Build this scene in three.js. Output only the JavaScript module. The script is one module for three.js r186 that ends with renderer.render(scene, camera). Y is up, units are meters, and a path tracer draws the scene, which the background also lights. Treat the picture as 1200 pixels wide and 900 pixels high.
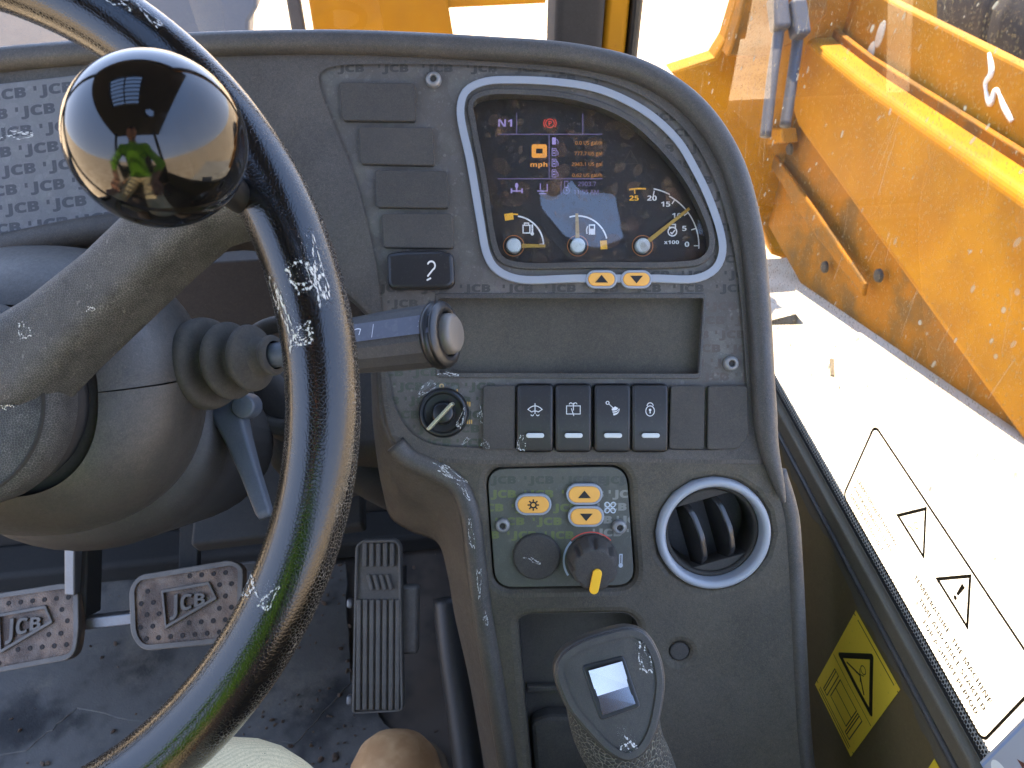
import * as THREE from 'three';
import { RoundedBoxGeometry } from 'three/addons/geometries/RoundedBoxGeometry.js';
import { mergeGeometries, mergeVertices, toCreasedNormals } from 'three/addons/utils/BufferGeometryUtils.js';
import { MarchingCubes } from 'three/addons/objects/MarchingCubes.js';
import { FontLoader } from 'three/addons/loaders/FontLoader.js';
import { TextGeometry } from 'three/addons/geometries/TextGeometry.js';

// ------------------------------------------------------------------ camera, sky, sun, exposure
const scene = new THREE.Scene();
const V = (x, y, z) => new THREE.Vector3(x, y, z);
const FOCAL = 900, PITCH = 42 * Math.PI / 180, YAW = 6.9 * Math.PI / 180;   // focal length in pixels of the 1200 x 900 photograph
const EYE = V(0, 0.82, 0);
const camera = new THREE.PerspectiveCamera(2 * Math.atan(450 / FOCAL) * 180 / Math.PI, 4 / 3, 0.02, 400);
camera.position.copy(EYE);
camera.rotation.set(-PITCH, -YAW, 0, 'YXZ');
camera.focus = 0.42; camera.userData.fStop = 24;                 // a phone's small lens: nearly all in focus
camera.updateMatrixWorld();
const CR = V(1, 0, 0).applyQuaternion(camera.quaternion), CU = V(0, 1, 0).applyQuaternion(camera.quaternion), CF = V(0, 0, -1).applyQuaternion(camera.quaternion);
scene.add(camera);
const renderer = new THREE.WebGLRenderer({ antialias: true });
renderer.toneMapping = THREE.LinearToneMapping;
renderer.toneMappingExposure = 4.4;
renderer.shadowMap.enabled = true;
const SUN = V(0.02, 0.9, -0.36).normalize();
{ // clear sky: pale at the horizon, blue overhead
  const W = 256, H = 128, d = new Float32Array(W * H * 4);
  for (let y = 0; y < H; y++) for (let x = 0; x < W; x++) { const e = Math.max(0, Math.sin(((y + 0.5) / H - 0.5) * Math.PI)), t = Math.pow(e, 0.36), k = (y * W + x) * 4; d[k] = 0.92 - 0.62 * t; d[k + 1] = 0.97 - 0.48 * t; d[k + 2] = 1.10 - 0.15 * t; d[k + 3] = 1; }
  const t = new THREE.DataTexture(d, W, H, THREE.RGBAFormat, THREE.FloatType); t.mapping = THREE.EquirectangularReflectionMapping; t.magFilter = THREE.LinearFilter; t.needsUpdate = true;
  scene.background = t; scene.environment = t;
}

const sun = new THREE.DirectionalLight(0xffebd0, 4.8);
sun.position.copy(SUN).multiplyScalar(12); sun.castShadow = true; sun.shadow.mapSize.set(2048, 2048);
Object.assign(sun.shadow.camera, { left: -4, right: 4, top: 4, bottom: -4, near: 0.5, far: 30 });
scene.add(sun, sun.target);

// ------------------------------------------------------------------ helpers
let seed = 7; const rnd = () => { seed = (seed * 1664525 + 1013904223) >>> 0; return seed / 4294967296; };
const ray = (px, py) => CR.clone().multiplyScalar((px - 600) / FOCAL).addScaledVector(CU, (450 - py) / FOCAL).add(CF);
const at = (px, py, d) => ray(px, py).multiplyScalar(d).add(EYE);
class Frame {                                             // a plane in the cab with its own axes; ez points at the viewer's side
  constructor(o, ex, ey) { this.o = o; this.ex = ex.clone().normalize(); this.ez = ex.clone().cross(ey).normalize(); this.ey = this.ez.clone().cross(this.ex); this.m = new THREE.Matrix4().makeBasis(this.ex, this.ey, this.ez).setPosition(o); }
  hit(px, py, h = 0) { const r = ray(px, py), t = this.o.clone().addScaledVector(this.ez, h).sub(EYE).dot(this.ez) / r.dot(this.ez); return r.multiplyScalar(t).add(EYE); }
  loc(px, py, h = 0) { const p = this.hit(px, py, h).sub(this.o); return new THREE.Vector2(p.dot(this.ex), p.dot(this.ey)); }
  L(pts, h = 0) { return pts.map(([x, y]) => this.loc(x, y, h)); }
  world(x, y, z = 0) { return V(x, y, z).applyMatrix4(this.m); }
}
const tilt = (o, deg) => { const a = deg * Math.PI / 180; return new Frame(o, CR, CU.clone().multiplyScalar(Math.cos(a)).addScaledVector(CF, -Math.sin(a))); };
const UF = tilt(at(700, 300, 0.47), 0);                    // upper fascia
const LF = tilt(at(700, 531, 0.47), 7);                    // lower console, leaning a little further away at its foot
const names = {};
const numbered = (n) => { const k = names[n] = (names[n] ?? -1) + 1; return k ? `${n}_${String(k).padStart(3, '0')}` : n; };
function thing(name, label, category, pos = V(0, 0, 0), group) {
  const g = new THREE.Group(); g.name = numbered(name); g.position.copy(pos); g.userData = { label, category }; if (group) g.userData.group = group;
  scene.add(g); g.updateMatrixWorld(); return g;
}
function add(parent, name, geo, mat, frame, label) {       // one named mesh, kept where the frame puts it
  const m = new THREE.Mesh(geo, mat); m.name = name; m.castShadow = m.receiveShadow = true;
  if (frame) m.applyMatrix4(frame.m ?? frame);
  m.updateMatrixWorld();
  if (label) m.userData.label = label;
  if (parent === scene) { m.name = numbered(name); scene.add(m); } else parent.attach(m);
  return m;
}
const tag = (o, label, category, kind, group) => { o.userData.label = label; o.userData.category = category; if (kind) o.userData.kind = kind; if (group) o.userData.group = group; return o; };
function metreUV(g) {                                       // texture coordinates in metres, from the side each face looks to
  if (g.index) g = g.toNonIndexed();
  if (!g.attributes.normal) g.computeVertexNormals();
  const p = g.attributes.position, uv = new Float32Array(p.count * 2), a = V(), b = V(), c = V();
  for (let i = 0; i < p.count; i += 3) {
    a.fromBufferAttribute(p, i); b.fromBufferAttribute(p, i + 1); c.fromBufferAttribute(p, i + 2);
    const n = b.clone().sub(a).cross(c.clone().sub(a)), ax = Math.abs(n.x), ay = Math.abs(n.y), az = Math.abs(n.z);
    [a, b, c].forEach((q, k) => { const u = az >= ax && az >= ay ? [q.x, q.y] : ax >= ay ? [q.z, q.y] : [q.x, q.z]; uv[(i + k) * 2] = u[0]; uv[(i + k) * 2 + 1] = u[1]; });
  }
  g.setAttribute('uv', new THREE.BufferAttribute(uv, 2)); return g;
}
const box = (w, h, d, r = 0.002, s = 2) => metreUV(new RoundedBoxGeometry(w, h, d, s, Math.min(r, w / 2.01, h / 2.01, d / 2.01)));
const moved = (g, x, y, z, rx = 0, ry = 0, rz = 0) => g.applyMatrix4(new THREE.Matrix4().makeRotationFromEuler(new THREE.Euler(rx, ry, rz)).setPosition(x, y, z));
const ballUV = (g, r) => { const u = g.attributes.uv; for (let i = 0; i < u.count; i++) u.setXY(i, u.getX(i) * 6.28 * r, u.getY(i) * 3.14 * r); return g; };
function poly(pts, r = 0) {                                 // polygon with rounded corners
  const s = new THREE.Shape(), n = pts.length;
  if (!r) { s.setFromPoints(pts); return s; }
  pts.forEach((p, i) => {
    const a = pts[(i + n - 1) % n], b = pts[(i + 1) % n], va = a.clone().sub(p), vb = b.clone().sub(p);
    const q = Math.min(r, va.length() * 0.49, vb.length() * 0.49), A = p.clone().addScaledVector(va.normalize(), q), B = p.clone().addScaledVector(vb.normalize(), q);
    i ? s.lineTo(A.x, A.y) : s.moveTo(A.x, A.y); s.quadraticCurveTo(p.x, p.y, B.x, B.y);
  });
  s.closePath(); return s;
}
const smooth = (pts, n = 120, closed = true) => new THREE.CatmullRomCurve3(pts.map((p) => V(p.x, p.y, 0)), closed, 'centripetal').getSpacedPoints(n).slice(0, closed ? n : n + 1).map((p) => new THREE.Vector2(p.x, p.y));
const grow = (pts, d) => { const n = pts.length, area = pts.reduce((s, p, i) => { const q = pts[(i + 1) % n]; return s + p.x * q.y - q.x * p.y; }, 0), sg = area > 0 ? 1 : -1; return pts.map((p, i) => { const a = pts[(i + n - 1) % n], b = pts[(i + 1) % n], t = b.clone().sub(a).normalize(); return new THREE.Vector2(p.x + t.y * d * sg, p.y - t.x * d * sg); }); };
function ext(shape, h0, h1, b = 0, seg = 2, curve = 6) {    // extrude from h0 to h1; the bevel stays inside the outline
  b = Math.min(b, (h1 - h0) / 2.01);
  const g = new THREE.ExtrudeGeometry(shape, b ? { depth: h1 - h0 - 2 * b, bevelEnabled: true, bevelThickness: b, bevelSize: b, bevelOffset: -b, bevelSegments: seg, curveSegments: curve } : { depth: h1 - h0, bevelEnabled: false, curveSegments: curve });
  g.translate(0, 0, h0 + b); return g;
}
const holed = (shape, ...hs) => { hs.forEach((h) => shape.holes.push(h.getPoints ? new THREE.Path(h.getPoints(8)) : new THREE.Path().setFromPoints(h))); return shape; };
const stadium = (w, h, n = 10) => { const s = new THREE.Shape(), r = h / 2, k = w / 2 - r; s.absarc(k, 0, r, -Math.PI / 2, Math.PI / 2); s.absarc(-k, 0, r, Math.PI / 2, Math.PI * 1.5); return s; };
const circle = (x, y, r) => { const s = new THREE.Shape(); s.absarc(x, y, r, 0, Math.PI * 2); return s; };
const lathe = (prof, n = 48) => metreUV(new THREE.LatheGeometry(prof.map(([r, z]) => new THREE.Vector2(r, z)), n).rotateX(Math.PI / 2));   // profile (radius, height out of the plane)
function loft(rings, caps = true, closed = true) {
  const n = rings[0].length, pos = [], idx = [];
  rings.forEach((r) => r.forEach((p) => pos.push(p.x, p.y, p.z)));
  const m = closed ? n : n - 1;
  for (let i = 0; i < rings.length - 1; i++) for (let j = 0; j < m; j++) { const a = i * n + j, b = i * n + (j + 1) % n, c = a + n, d = b + n; idx.push(a, b, d, a, d, c); }
  if (caps) for (const [i, f] of [[0, 1], [rings.length - 1, 0]]) { const c = rings[i].reduce((s, p) => s.add(p), V(0, 0, 0)).divideScalar(n), k = pos.length / 3; pos.push(c.x, c.y, c.z); for (let j = 0; j < n; j++) { const a = i * n + j, b = i * n + (j + 1) % n; f ? idx.push(k, b, a) : idx.push(k, a, b); } }
  const g = new THREE.BufferGeometry(); g.setAttribute('position', new THREE.Float32BufferAttribute(pos, 3)); g.setIndex(idx); g.computeVertexNormals(); return metreUV(g);
}
function sweep(pts, rad, n = 40, m = 14, sx = 1) {          // a tube whose radius follows rad(t); uv in metres along and round it
  const c = new THREE.CatmullRomCurve3(pts), f = c.computeFrenetFrames(n), rings = [], len = c.getLength();
  for (let i = 0; i <= n; i++) { const t = i / n, p = c.getPointAt(t), r = typeof rad === 'number' ? rad : rad(t), ring = []; for (let j = 0; j < m; j++) { const a = j / m * Math.PI * 2; ring.push(p.clone().addScaledVector(f.normals[i], Math.cos(a) * r * sx).addScaledVector(f.binormals[i], Math.sin(a) * r)); } rings.push(ring); }
  return loft(rings);
}
const bar = (a, b, w, h, r = 0.002, up = V(0, 1, 0)) => { const z = b.clone().sub(a), l = z.length(); z.normalize(); const x = up.clone().cross(z).normalize(), y = z.clone().cross(x); return metreUV(box(w, h, l, r)).applyMatrix4(new THREE.Matrix4().makeBasis(x, y, z).setPosition(a.clone().add(b).multiplyScalar(0.5))); };

// ------------------------------------------------------------------ computed surface textures
function field(N, f, s0) {                                   // tiling value noise, f cells across
  const lat = new Float32Array(f * f); let s = s0 * 7919 + 13; for (let i = 0; i < f * f; i++) { s = (s * 1664525 + 1013904223) >>> 0; lat[i] = s / 4294967296; }
  const out = new Float32Array(N * N);
  for (let y = 0; y < N; y++) { const v = y / N * f, j = Math.floor(v), fy = v - j, wy = fy * fy * (3 - 2 * fy), j1 = (j + 1) % f; for (let x = 0; x < N; x++) { const u = x / N * f, i = Math.floor(u), fx = u - i, wx = fx * fx * (3 - 2 * fx), i1 = (i + 1) % f; const a = lat[j * f + i], b = lat[j * f + i1], c = lat[j1 * f + i], d = lat[j1 * f + i1]; out[y * N + x] = a + (b - a) * wx + (c - a + (a - b - c + d) * wx) * wy; } }
  return out;
}
const fbm = (N, fs, s0) => { const out = new Float32Array(N * N); let w = 0, k = 1; fs.forEach((f, q) => { const a = field(N, f, s0 + q * 3); for (let i = 0; i < N * N; i++) out[i] += a[i] * k; w += k; k *= 0.62; }); for (let i = 0; i < N * N; i++) out[i] /= w; return out; };
function tex(N, fn, size, srgb = true) {
  const d = new Uint8Array(N * N * 4); for (let i = 0; i < N * N; i++) { const c = fn(i, i % N, (i / N) | 0); d[i * 4] = c[0]; d[i * 4 + 1] = c[1]; d[i * 4 + 2] = c[2]; d[i * 4 + 3] = 255; }
  const t = new THREE.DataTexture(d, N, N); t.wrapS = t.wrapT = THREE.RepeatWrapping; t.magFilter = THREE.LinearFilter; t.minFilter = THREE.LinearMipmapLinearFilter; t.generateMipmaps = true;
  if (srgb) t.colorSpace = THREE.SRGBColorSpace; t.repeat.set(1 / size, 1 / size); t.needsUpdate = true; return t;
}
const clamp = (x, a = 0, b = 1) => Math.min(b, Math.max(a, x)), mixc = (a, b, t) => a.map((v, i) => v + (b[i] - v) * clamp(t)), step = (a, b, x) => { const t = clamp((x - a) / (b - a)); return t * t * (3 - 2 * t); };
const N1 = 512, coarse = fbm(N1, [4, 9, 19, 41], 1), coarse2 = fbm(N1, [3, 7, 15, 33, 67], 5), fine = fbm(N1, [128, 256], 9), mid = fbm(N1, [24, 50, 101, 203], 14), grainN = fbm(N1, [170, 256], 23);
const white = new Float32Array(N1 * N1).map(() => rnd()), grit = new Float32Array(N1 * N1).map(() => rnd());
const NB = 1024, coarseB = fbm(NB, [4, 9, 19, 41, 83], 1), fineB = fbm(NB, [200, 420], 47), gritB = new Float32Array(NB * NB).map(() => rnd());
const dustyFine = (base, dust, amount, speck, size, soft = 0.34) => tex(NB, (i) => { let t = amount * (0.3 + 0.42 * step(0.5 - soft, 0.5 + soft, coarseB[i])) + (fineB[i] - 0.5) * 0.16 + (gritB[i] - 0.5) * 0.34; if (gritB[(i * 7 + 13) % (NB * NB)] > 1 - speck) t += 0.35; return mixc(base, dust, t); }, size);
const dusty = (base, dust, amount, speck, size, soft = 0.34) => tex(N1, (i) => { let t = amount * (0.3 + 0.42 * step(0.5 - soft, 0.5 + soft, coarse[i] * 0.7 + mid[i] * 0.3)) + (fine[i] - 0.5) * 0.18 + (grit[i] - 0.5) * 0.24; if (white[i] > 1 - speck) t += 0.4; return mixc(base, dust, t); }, size);
const grainBump = tex(N1, (i) => { const v = 255 * clamp(grainN[i] * 0.8 + mid[i] * 0.2); return [v, v, v]; }, 0.13, false);
const roughMap = tex(N1, (i) => { const v = 255 * clamp(0.72 + (coarse[i] - 0.5) * 0.5 + (fine[i] - 0.5) * 0.2); return [v, v, v]; }, 0.2, false);
function cells(N, n, s0) {                                   // tiling cell pattern: distance to the border between cells
  let s = s0; const r = () => { s = (s * 1664525 + 1013904223) >>> 0; return s / 4294967296; }; const P = []; for (let i = 0; i < n * n; i++) P.push([r(), r(), r()]);
  const edge = new Float32Array(N * N), id = new Float32Array(N * N);
  for (let y = 0; y < N; y++) for (let x = 0; x < N; x++) { const u = x / N * n, v = y / N * n, ci = Math.floor(u), cj = Math.floor(v); let a = 9, b = 9, k = 0; for (let dj = -1; dj <= 1; dj++) for (let di = -1; di <= 1; di++) { const q = P[((cj + dj + n) % n) * n + (ci + di + n) % n], d = Math.hypot(ci + di + q[0] - u, cj + dj + q[1] - v); if (d < a) { b = a; a = d; k = q[2]; } else if (d < b) b = d; } edge[y * N + x] = b - a; id[y * N + x] = k; }
  return { edge, id };
}
const leather = cells(N1, 42, 77), LSIZE = 0.046;
// the rim's skin: one tile spans its whole girth, so that dust stays in the creases where no hand rubs it off
const NR = 1024, skin = cells(NR, 62, 91), GIRTH = 0.09, blot = fbm(NR, [6, 13, 27, 55], 31);
const unworn = (i) => { const v = ((i / NR) | 0) / NR, a = Math.abs(Math.sin(v * Math.PI * 2)); return v > 0.5 ? 1 : 1 - step(0.25, 0.78, a + (blot[i] - 0.5) * 0.7); };
const rimColor = tex(NR, (i) => mixc([13, 12, 11], [140, 132, 116], (1 - step(0.0, 0.15, skin.edge[i])) * (0.06 + 0.72 * unworn(i))), GIRTH);
const rimBump = tex(NR, (i) => { const v = 255 * step(0, 0.3, skin.edge[i]); return [v, v, v]; }, GIRTH, false);
const rimRough = tex(NR, (i) => { const v = 255 * (0.13 + 0.06 * blot[i] + (0.1 + 0.5 * unworn(i)) * (1 - step(0.0, 0.14, skin.edge[i]))); return [v, v, v]; }, GIRTH, false);
const leatherBump = tex(N1, (i) => { const v = 255 * step(0, 0.3, leather.edge[i]); return [v, v, v]; }, LSIZE, false);
const bigHide = cells(N1, 20, 55), hideBump = tex(N1, (i) => { const v = 255 * step(0, 0.3, bigHide.edge[i]); return [v, v, v]; }, LSIZE, false);
const spokeColor = tex(N1, (i) => mixc([28, 28, 27], [128, 125, 117], (1 - step(0.0, 0.16, leather.edge[i])) * 0.55 + 0.25 * step(0.3, 0.75, coarse2[i]) + (fine[i] - 0.5) * 0.2), LSIZE);
const gripColor = tex(N1, (i) => mixc([44, 42, 36], [150, 144, 124], (1 - step(0.0, 0.14, bigHide.edge[i])) * 0.8), LSIZE);

const std = (o) => new THREE.MeshStandardMaterial(o), phy = (o) => new THREE.MeshPhysicalMaterial(o);
const C = (hex) => new THREE.Color(hex);
const M = {};
M.dash = std({ map: dustyFine([47, 43, 38], [118, 108, 93], 0.6, 0.03, 0.28), roughness: 0.95, roughnessMap: roughMap, bumpMap: grainBump, bumpScale: 0.00014 });
M.console = std({ map: dustyFine([50, 45, 36], [116, 104, 80], 0.6, 0.03, 0.31), roughness: 0.95, roughnessMap: roughMap, bumpMap: grainBump, bumpScale: 0.00014 });  // dust tone warmed, so lens veil is partly in the console colour
M.lip = std({ map: dustyFine([44, 41, 37], [122, 112, 97], 0.5, 0.04, 0.23), roughness: 0.78, roughnessMap: roughMap, bumpMap: grainBump, bumpScale: 0.00012 });
M.blank = std({ map: dustyFine([47, 43, 38], [106, 98, 84], 0.5, 0.015, 0.19), roughness: 0.8, bumpMap: grainBump, bumpScale: 0.0001 });
M.slot = std({ map: dustyFine([50, 46, 38], [110, 101, 84], 0.6, 0.01, 0.33), roughness: 0.8 });
M.shroud = std({ map: dustyFine([34, 33, 30], [94, 88, 79], 0.75, 0.006, 0.35), roughness: 0.72, roughnessMap: roughMap });
M.rubber = std({ map: dusty([34, 32, 28], [96, 89, 78], 0.7, 0.004, 0.12), roughness: 0.85 });
M.black = std({ map: dusty([16, 16, 16], [52, 50, 46], 0.35, 0.006, 0.1), roughness: 0.38 });
M.gloss = std({ map: tex(N1, (i) => mixc([11, 10, 9], [92, 86, 76], white[i] > 0.9965 ? 0.55 : step(0.62, 0.8, coarse2[i]) * 0.1), 0.05), roughness: 1, roughnessMap: tex(N1, (i) => { const v = 255 * (0.02 + 0.09 * step(0.52, 0.74, coarse2[i]) + 0.03 * mid[i]); return [v, v, v]; }, 0.06, false) });
M.handle = std({ map: dusty([34, 33, 32], [96, 91, 83], 0.5, 0.02, 0.15), roughness: 0.6 });
M.dark = std({ map: dusty([30, 28, 25], [66, 60, 51], 0.5, 0.01, 0.3), roughness: 0.85 });
M.wall = std({ map: dusty([92, 76, 44], [128, 108, 68], 0.6, 0.01, 0.4), roughness: 0.7 });  // black plastic; the warm brown is lens veil put into its colour
M.cavity = std({ map: dusty([40, 36, 32], [84, 75, 63], 0.5, 0.01, 0.4), roughness: 0.9 });
M.ring = std({ map: dusty([132, 136, 142], [156, 156, 153], 0.5, 0.004, 0.08), roughness: 0.5 });
M.orange = std({ map: dusty([224, 158, 62], [206, 160, 96], 0.4, 0.004, 0.05), roughness: 0.55 });
M.print = std({ color: C(0x1a1713), roughness: 0.7 });
M.yellowPlastic = std({ color: C(0xf0b21c), roughness: 0.5 });
M.steel = std({ map: dusty([130, 132, 134], [96, 84, 72], 0.6, 0.02, 0.1), roughness: 0.45, metalness: 0.6 });
M.screw = std({ map: dusty([120, 120, 118], [150, 140, 126], 0.5, 0.02, 0.02), roughness: 0.5, metalness: 0.35 });
M.guard = std({ map: dusty([62, 76, 96], [96, 104, 114], 0.5, 0.01, 0.6), roughness: 0.5 });
M.lever = std({ map: dusty([60, 66, 74], [104, 106, 106], 0.4, 0.01, 0.15), roughness: 0.5 });
M.chrome = std({ color: C(0xa2a4a6), roughness: 0.16, metalness: 1 });
M.rim = phy({ map: rimColor, bumpMap: rimBump, bumpScale: 0.000026, roughness: 1, roughnessMap: rimRough });
M.spoke = std({ map: spokeColor, bumpMap: leatherBump, bumpScale: 0.00016, roughness: 0.62 });
M.grip = std({ map: gripColor, bumpMap: hideBump, bumpScale: 0.0005, roughness: 0.6 });
M.stick = std({ map: dustyFine([30, 28, 25], [112, 105, 90], 0.5, 0.03, 0.09), roughness: 0.5 });
M.pedal = std({ map: tex(N1, (i) => mixc(mixc([68, 49, 34], [118, 92, 70], step(0.35, 0.7, coarse[i])), [118, 108, 98], step(0.5, 0.75, coarse2[i]) * 0.5 + (fine[i] - 0.5) * 0.3), 0.14), roughness: 0.6, metalness: 0.08, bumpMap: grainBump, bumpScale: 0.0005 });
M.dimple = std({ map: dusty([34, 27, 22], [66, 54, 46], 0.5, 0.01, 0.05), roughness: 0.8 });
M.worn = std({ map: dustyFine([68, 60, 51], [122, 112, 100], 0.8, 0.02, 0.1), roughness: 0.45, metalness: 0.3 });
M.accel = std({ map: dusty([70, 66, 60], [146, 136, 122], 0.7, 0.01, 0.16), roughness: 0.7 });
M.mat = std({ map: tex(N1, (i) => mixc(mixc([34, 32, 30], [88, 84, 79], step(0.4, 0.66, coarse2[i])), [118, 108, 94], step(0.5, 0.75, coarse[i]) * 0.5 + (fine[i] - 0.5) * 0.4 + (grit[i] - 0.5) * 0.2), 0.42), roughness: 0.8, bumpMap: roughMap, bumpScale: 0.001 });
M.floor = std({ map: tex(N1, (i) => mixc(mixc([46, 41, 36], [88, 76, 64], step(0.4, 0.66, coarse2[i])), [92, 78, 64], step(0.5, 0.75, coarse[i]) * 0.6 + (fine[i] - 0.5) * 0.2), 0.5), roughness: 0.9 });
M.paint = phy({ specularIntensity: 0.3, map: tex(N1, (i) => mixc(mixc([166, 114, 9], [152, 100, 7], step(0.3, 0.7, coarse[i])), [122, 84, 34], step(0.45, 0.8, coarse2[i]) * 0.4 + (white[i] > 0.998 ? 0.4 : 0)), 0.9), roughness: 0.6 });
M.paintDirtShade = phy({ specularIntensity: 0.3, map: tex(N1, (i) => mixc(mixc([116, 80, 30], [140, 90, 16], step(0.4, 0.65, coarse2[i])), [92, 70, 40], step(0.45, 0.7, coarse[i]) * 0.8 + (fine[i] - 0.5) * 0.3), 0.7), roughness: 0.7 });  // browner paint: boom dirt, with shade put into the colour too
M.cover = std({ map: tex(N1, (i) => mixc([184, 178, 160], [166, 158, 138], step(0.4, 0.7, coarse[i])), 0.9), roughness: 0.55 });  // pale because the engine cover's burnt-out sun is put into the colour
M.concrete = std({ map: tex(N1, (i) => mixc([214, 192, 154], [188, 164, 126], step(0.35, 0.7, coarse[i]) + (fine[i] - 0.5) * 0.4), 3), roughness: 0.95 });
M.hose = std({ map: dusty([34, 36, 42], [96, 94, 92], 0.4, 0.02, 0.2), roughness: 0.6 });
M.seal = std({ map: dusty([80, 72, 56], [124, 112, 88], 0.5, 0.01, 0.2), roughness: 0.75 });
M.pane = phy({ color: C(0xffffff), transmission: 1, thickness: 0, roughness: 0, ior: 1.42 });
M.white = std({ color: C(0xd8d6cf), roughness: 0.8 });
M.leatherBoot = std({ map: tex(N1, (i) => mixc([178, 132, 86], [204, 160, 112], step(0.35, 0.65, coarse[i]) + (fine[i] - 0.5) * 0.25), 0.18), roughness: 0.85 });
M.sole = std({ color: C(0x6d5a44), roughness: 0.9 });

// ------------------------------------------------------------------ canvas prints
function canvasTex(w, h, draw, srgb = true) { const c = document.createElement('canvas'); c.width = w; c.height = h; const x = c.getContext('2d'); draw(x, w, h); const t = new THREE.CanvasTexture(c); if (srgb) t.colorSpace = THREE.SRGBColorSpace; t.anisotropy = 8; return t; }
const rgb = (r, g, b, a = 1) => `rgba(${r},${g},${b},${a})`;
function grime(x, w, h, n, col, a, rmax) { for (let i = 0; i < n; i++) { const X = rnd() * w, Y = rnd() * h, r = 2 + rnd() * rnd() * rmax; x.fillStyle = rgb(...col, a * rnd()); x.beginPath(); x.ellipse(X, Y, r, r * (0.3 + rnd() * 0.7), rnd() * 3, 0, 7); x.fill(); } }
function speckle(x, W, H, n, a = 0.22) { for (let i = 0; i < n; i++) { const v = rnd() < 0.55 ? 168 : 26; x.fillStyle = rgb(v, v * 0.96, v * 0.88, a * rnd()); const r = 1 + rnd() * 2.2; x.fillRect(rnd() * W, rnd() * H, r, r); } }
function logoRows(x, px0, py0, px1, py1, colour, rowH, pitch, size, slant = 0) {   // tone-on-tone maker's lettering
  x.font = `bold ${size}px sans-serif`; x.textBaseline = 'middle'; x.textAlign = 'left';
  let r = 0; for (let y = py0; y < py1; y += rowH, r++) for (let u = px0 - pitch + (r % 2) * pitch * 0.55 + (r % 3) * 5; u < px1; u += pitch) {
    x.fillStyle = colour; x.save(); x.translate(u, y); x.scale(1.38, 0.92); x.fillText('JCB', size * 0.34, 0); x.strokeStyle = colour; x.lineWidth = size * 0.07; x.strokeText('JCB', size * 0.34, 0); x.fillRect(-size * 0.06, -size * 0.37, size * 0.15, size * 0.34); x.restore();
  }
}
function regionUV(g, F, h, px0, py0, px1, py1) {            // 0..1 across a rectangle of the panel
  const a = F.loc(px0, py1, h), b = F.loc(px1, py0, h), p = g.attributes.position, uv = new Float32Array(p.count * 2);
  for (let i = 0; i < p.count; i++) { uv[i * 2] = (p.getX(i) - a.x) / (b.x - a.x); uv[i * 2 + 1] = (p.getY(i) - a.y) / (b.y - a.y); }
  g.setAttribute('uv', new THREE.BufferAttribute(uv, 2)); return g;
}
const alphaMat = (t, o = {}) => std({ map: t, transparent: true, roughness: 0.8, side: THREE.DoubleSide, ...o });
const scuffTex = [0, 1, 2].map((k) => canvasTex(256, 256, (x) => { x.clearRect(0, 0, 256, 256);   // chipped streaks of white paint
  let X = 60 + rnd() * 60, Y = 70 + rnd() * 50, a = 0.5 + k * 0.7; for (let i = 0; i < 150; i++) { a += (rnd() - 0.5) * 0.9; X += Math.cos(a) * 6; Y += Math.sin(a) * 6; if (X < 24 || X > 232 || Y < 24 || Y > 232) { a += 2.2; X = clamp(X, 26, 230); Y = clamp(Y, 26, 230); } if (rnd() < 0.3) continue;
    const r = 2 + rnd() * rnd() * 15; x.fillStyle = rgb(196, 194, 186, 0.7 + rnd() * 0.3); x.beginPath(); const n = 7; for (let q = 0; q < n; q++) { const t = q / n * 6.283, R = r * (0.45 + rnd() * 0.75); x.lineTo(X + (rnd() - 0.5) * 10 + Math.cos(t) * R, Y + Math.sin(t) * R * 0.7); } x.fill(); }
  for (let i = 0; i < 160; i++) { x.fillStyle = rgb(206, 204, 198, 0.5 + rnd() * 0.4); x.fillRect(20 + rnd() * 216, 20 + rnd() * 216, 1 + rnd() * 3, 1 + rnd() * 2); } }));
M.scuff = scuffTex.map((t) => alphaMat(t));
function scuff(parent, F, px, py, w, h, rot, k = 0, lift = 0.0004) {   // dab of white paint on a flat part
  const p = F.loc(px, py, lift), s = 0.47 / FOCAL; const g = new THREE.PlaneGeometry(w * s, h * s); moved(g, p.x, p.y, lift, 0, 0, rot); return add(parent, 'paint_scuff', g, M.scuff[k % 3], F);
}

console.log('materials ready');
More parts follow.
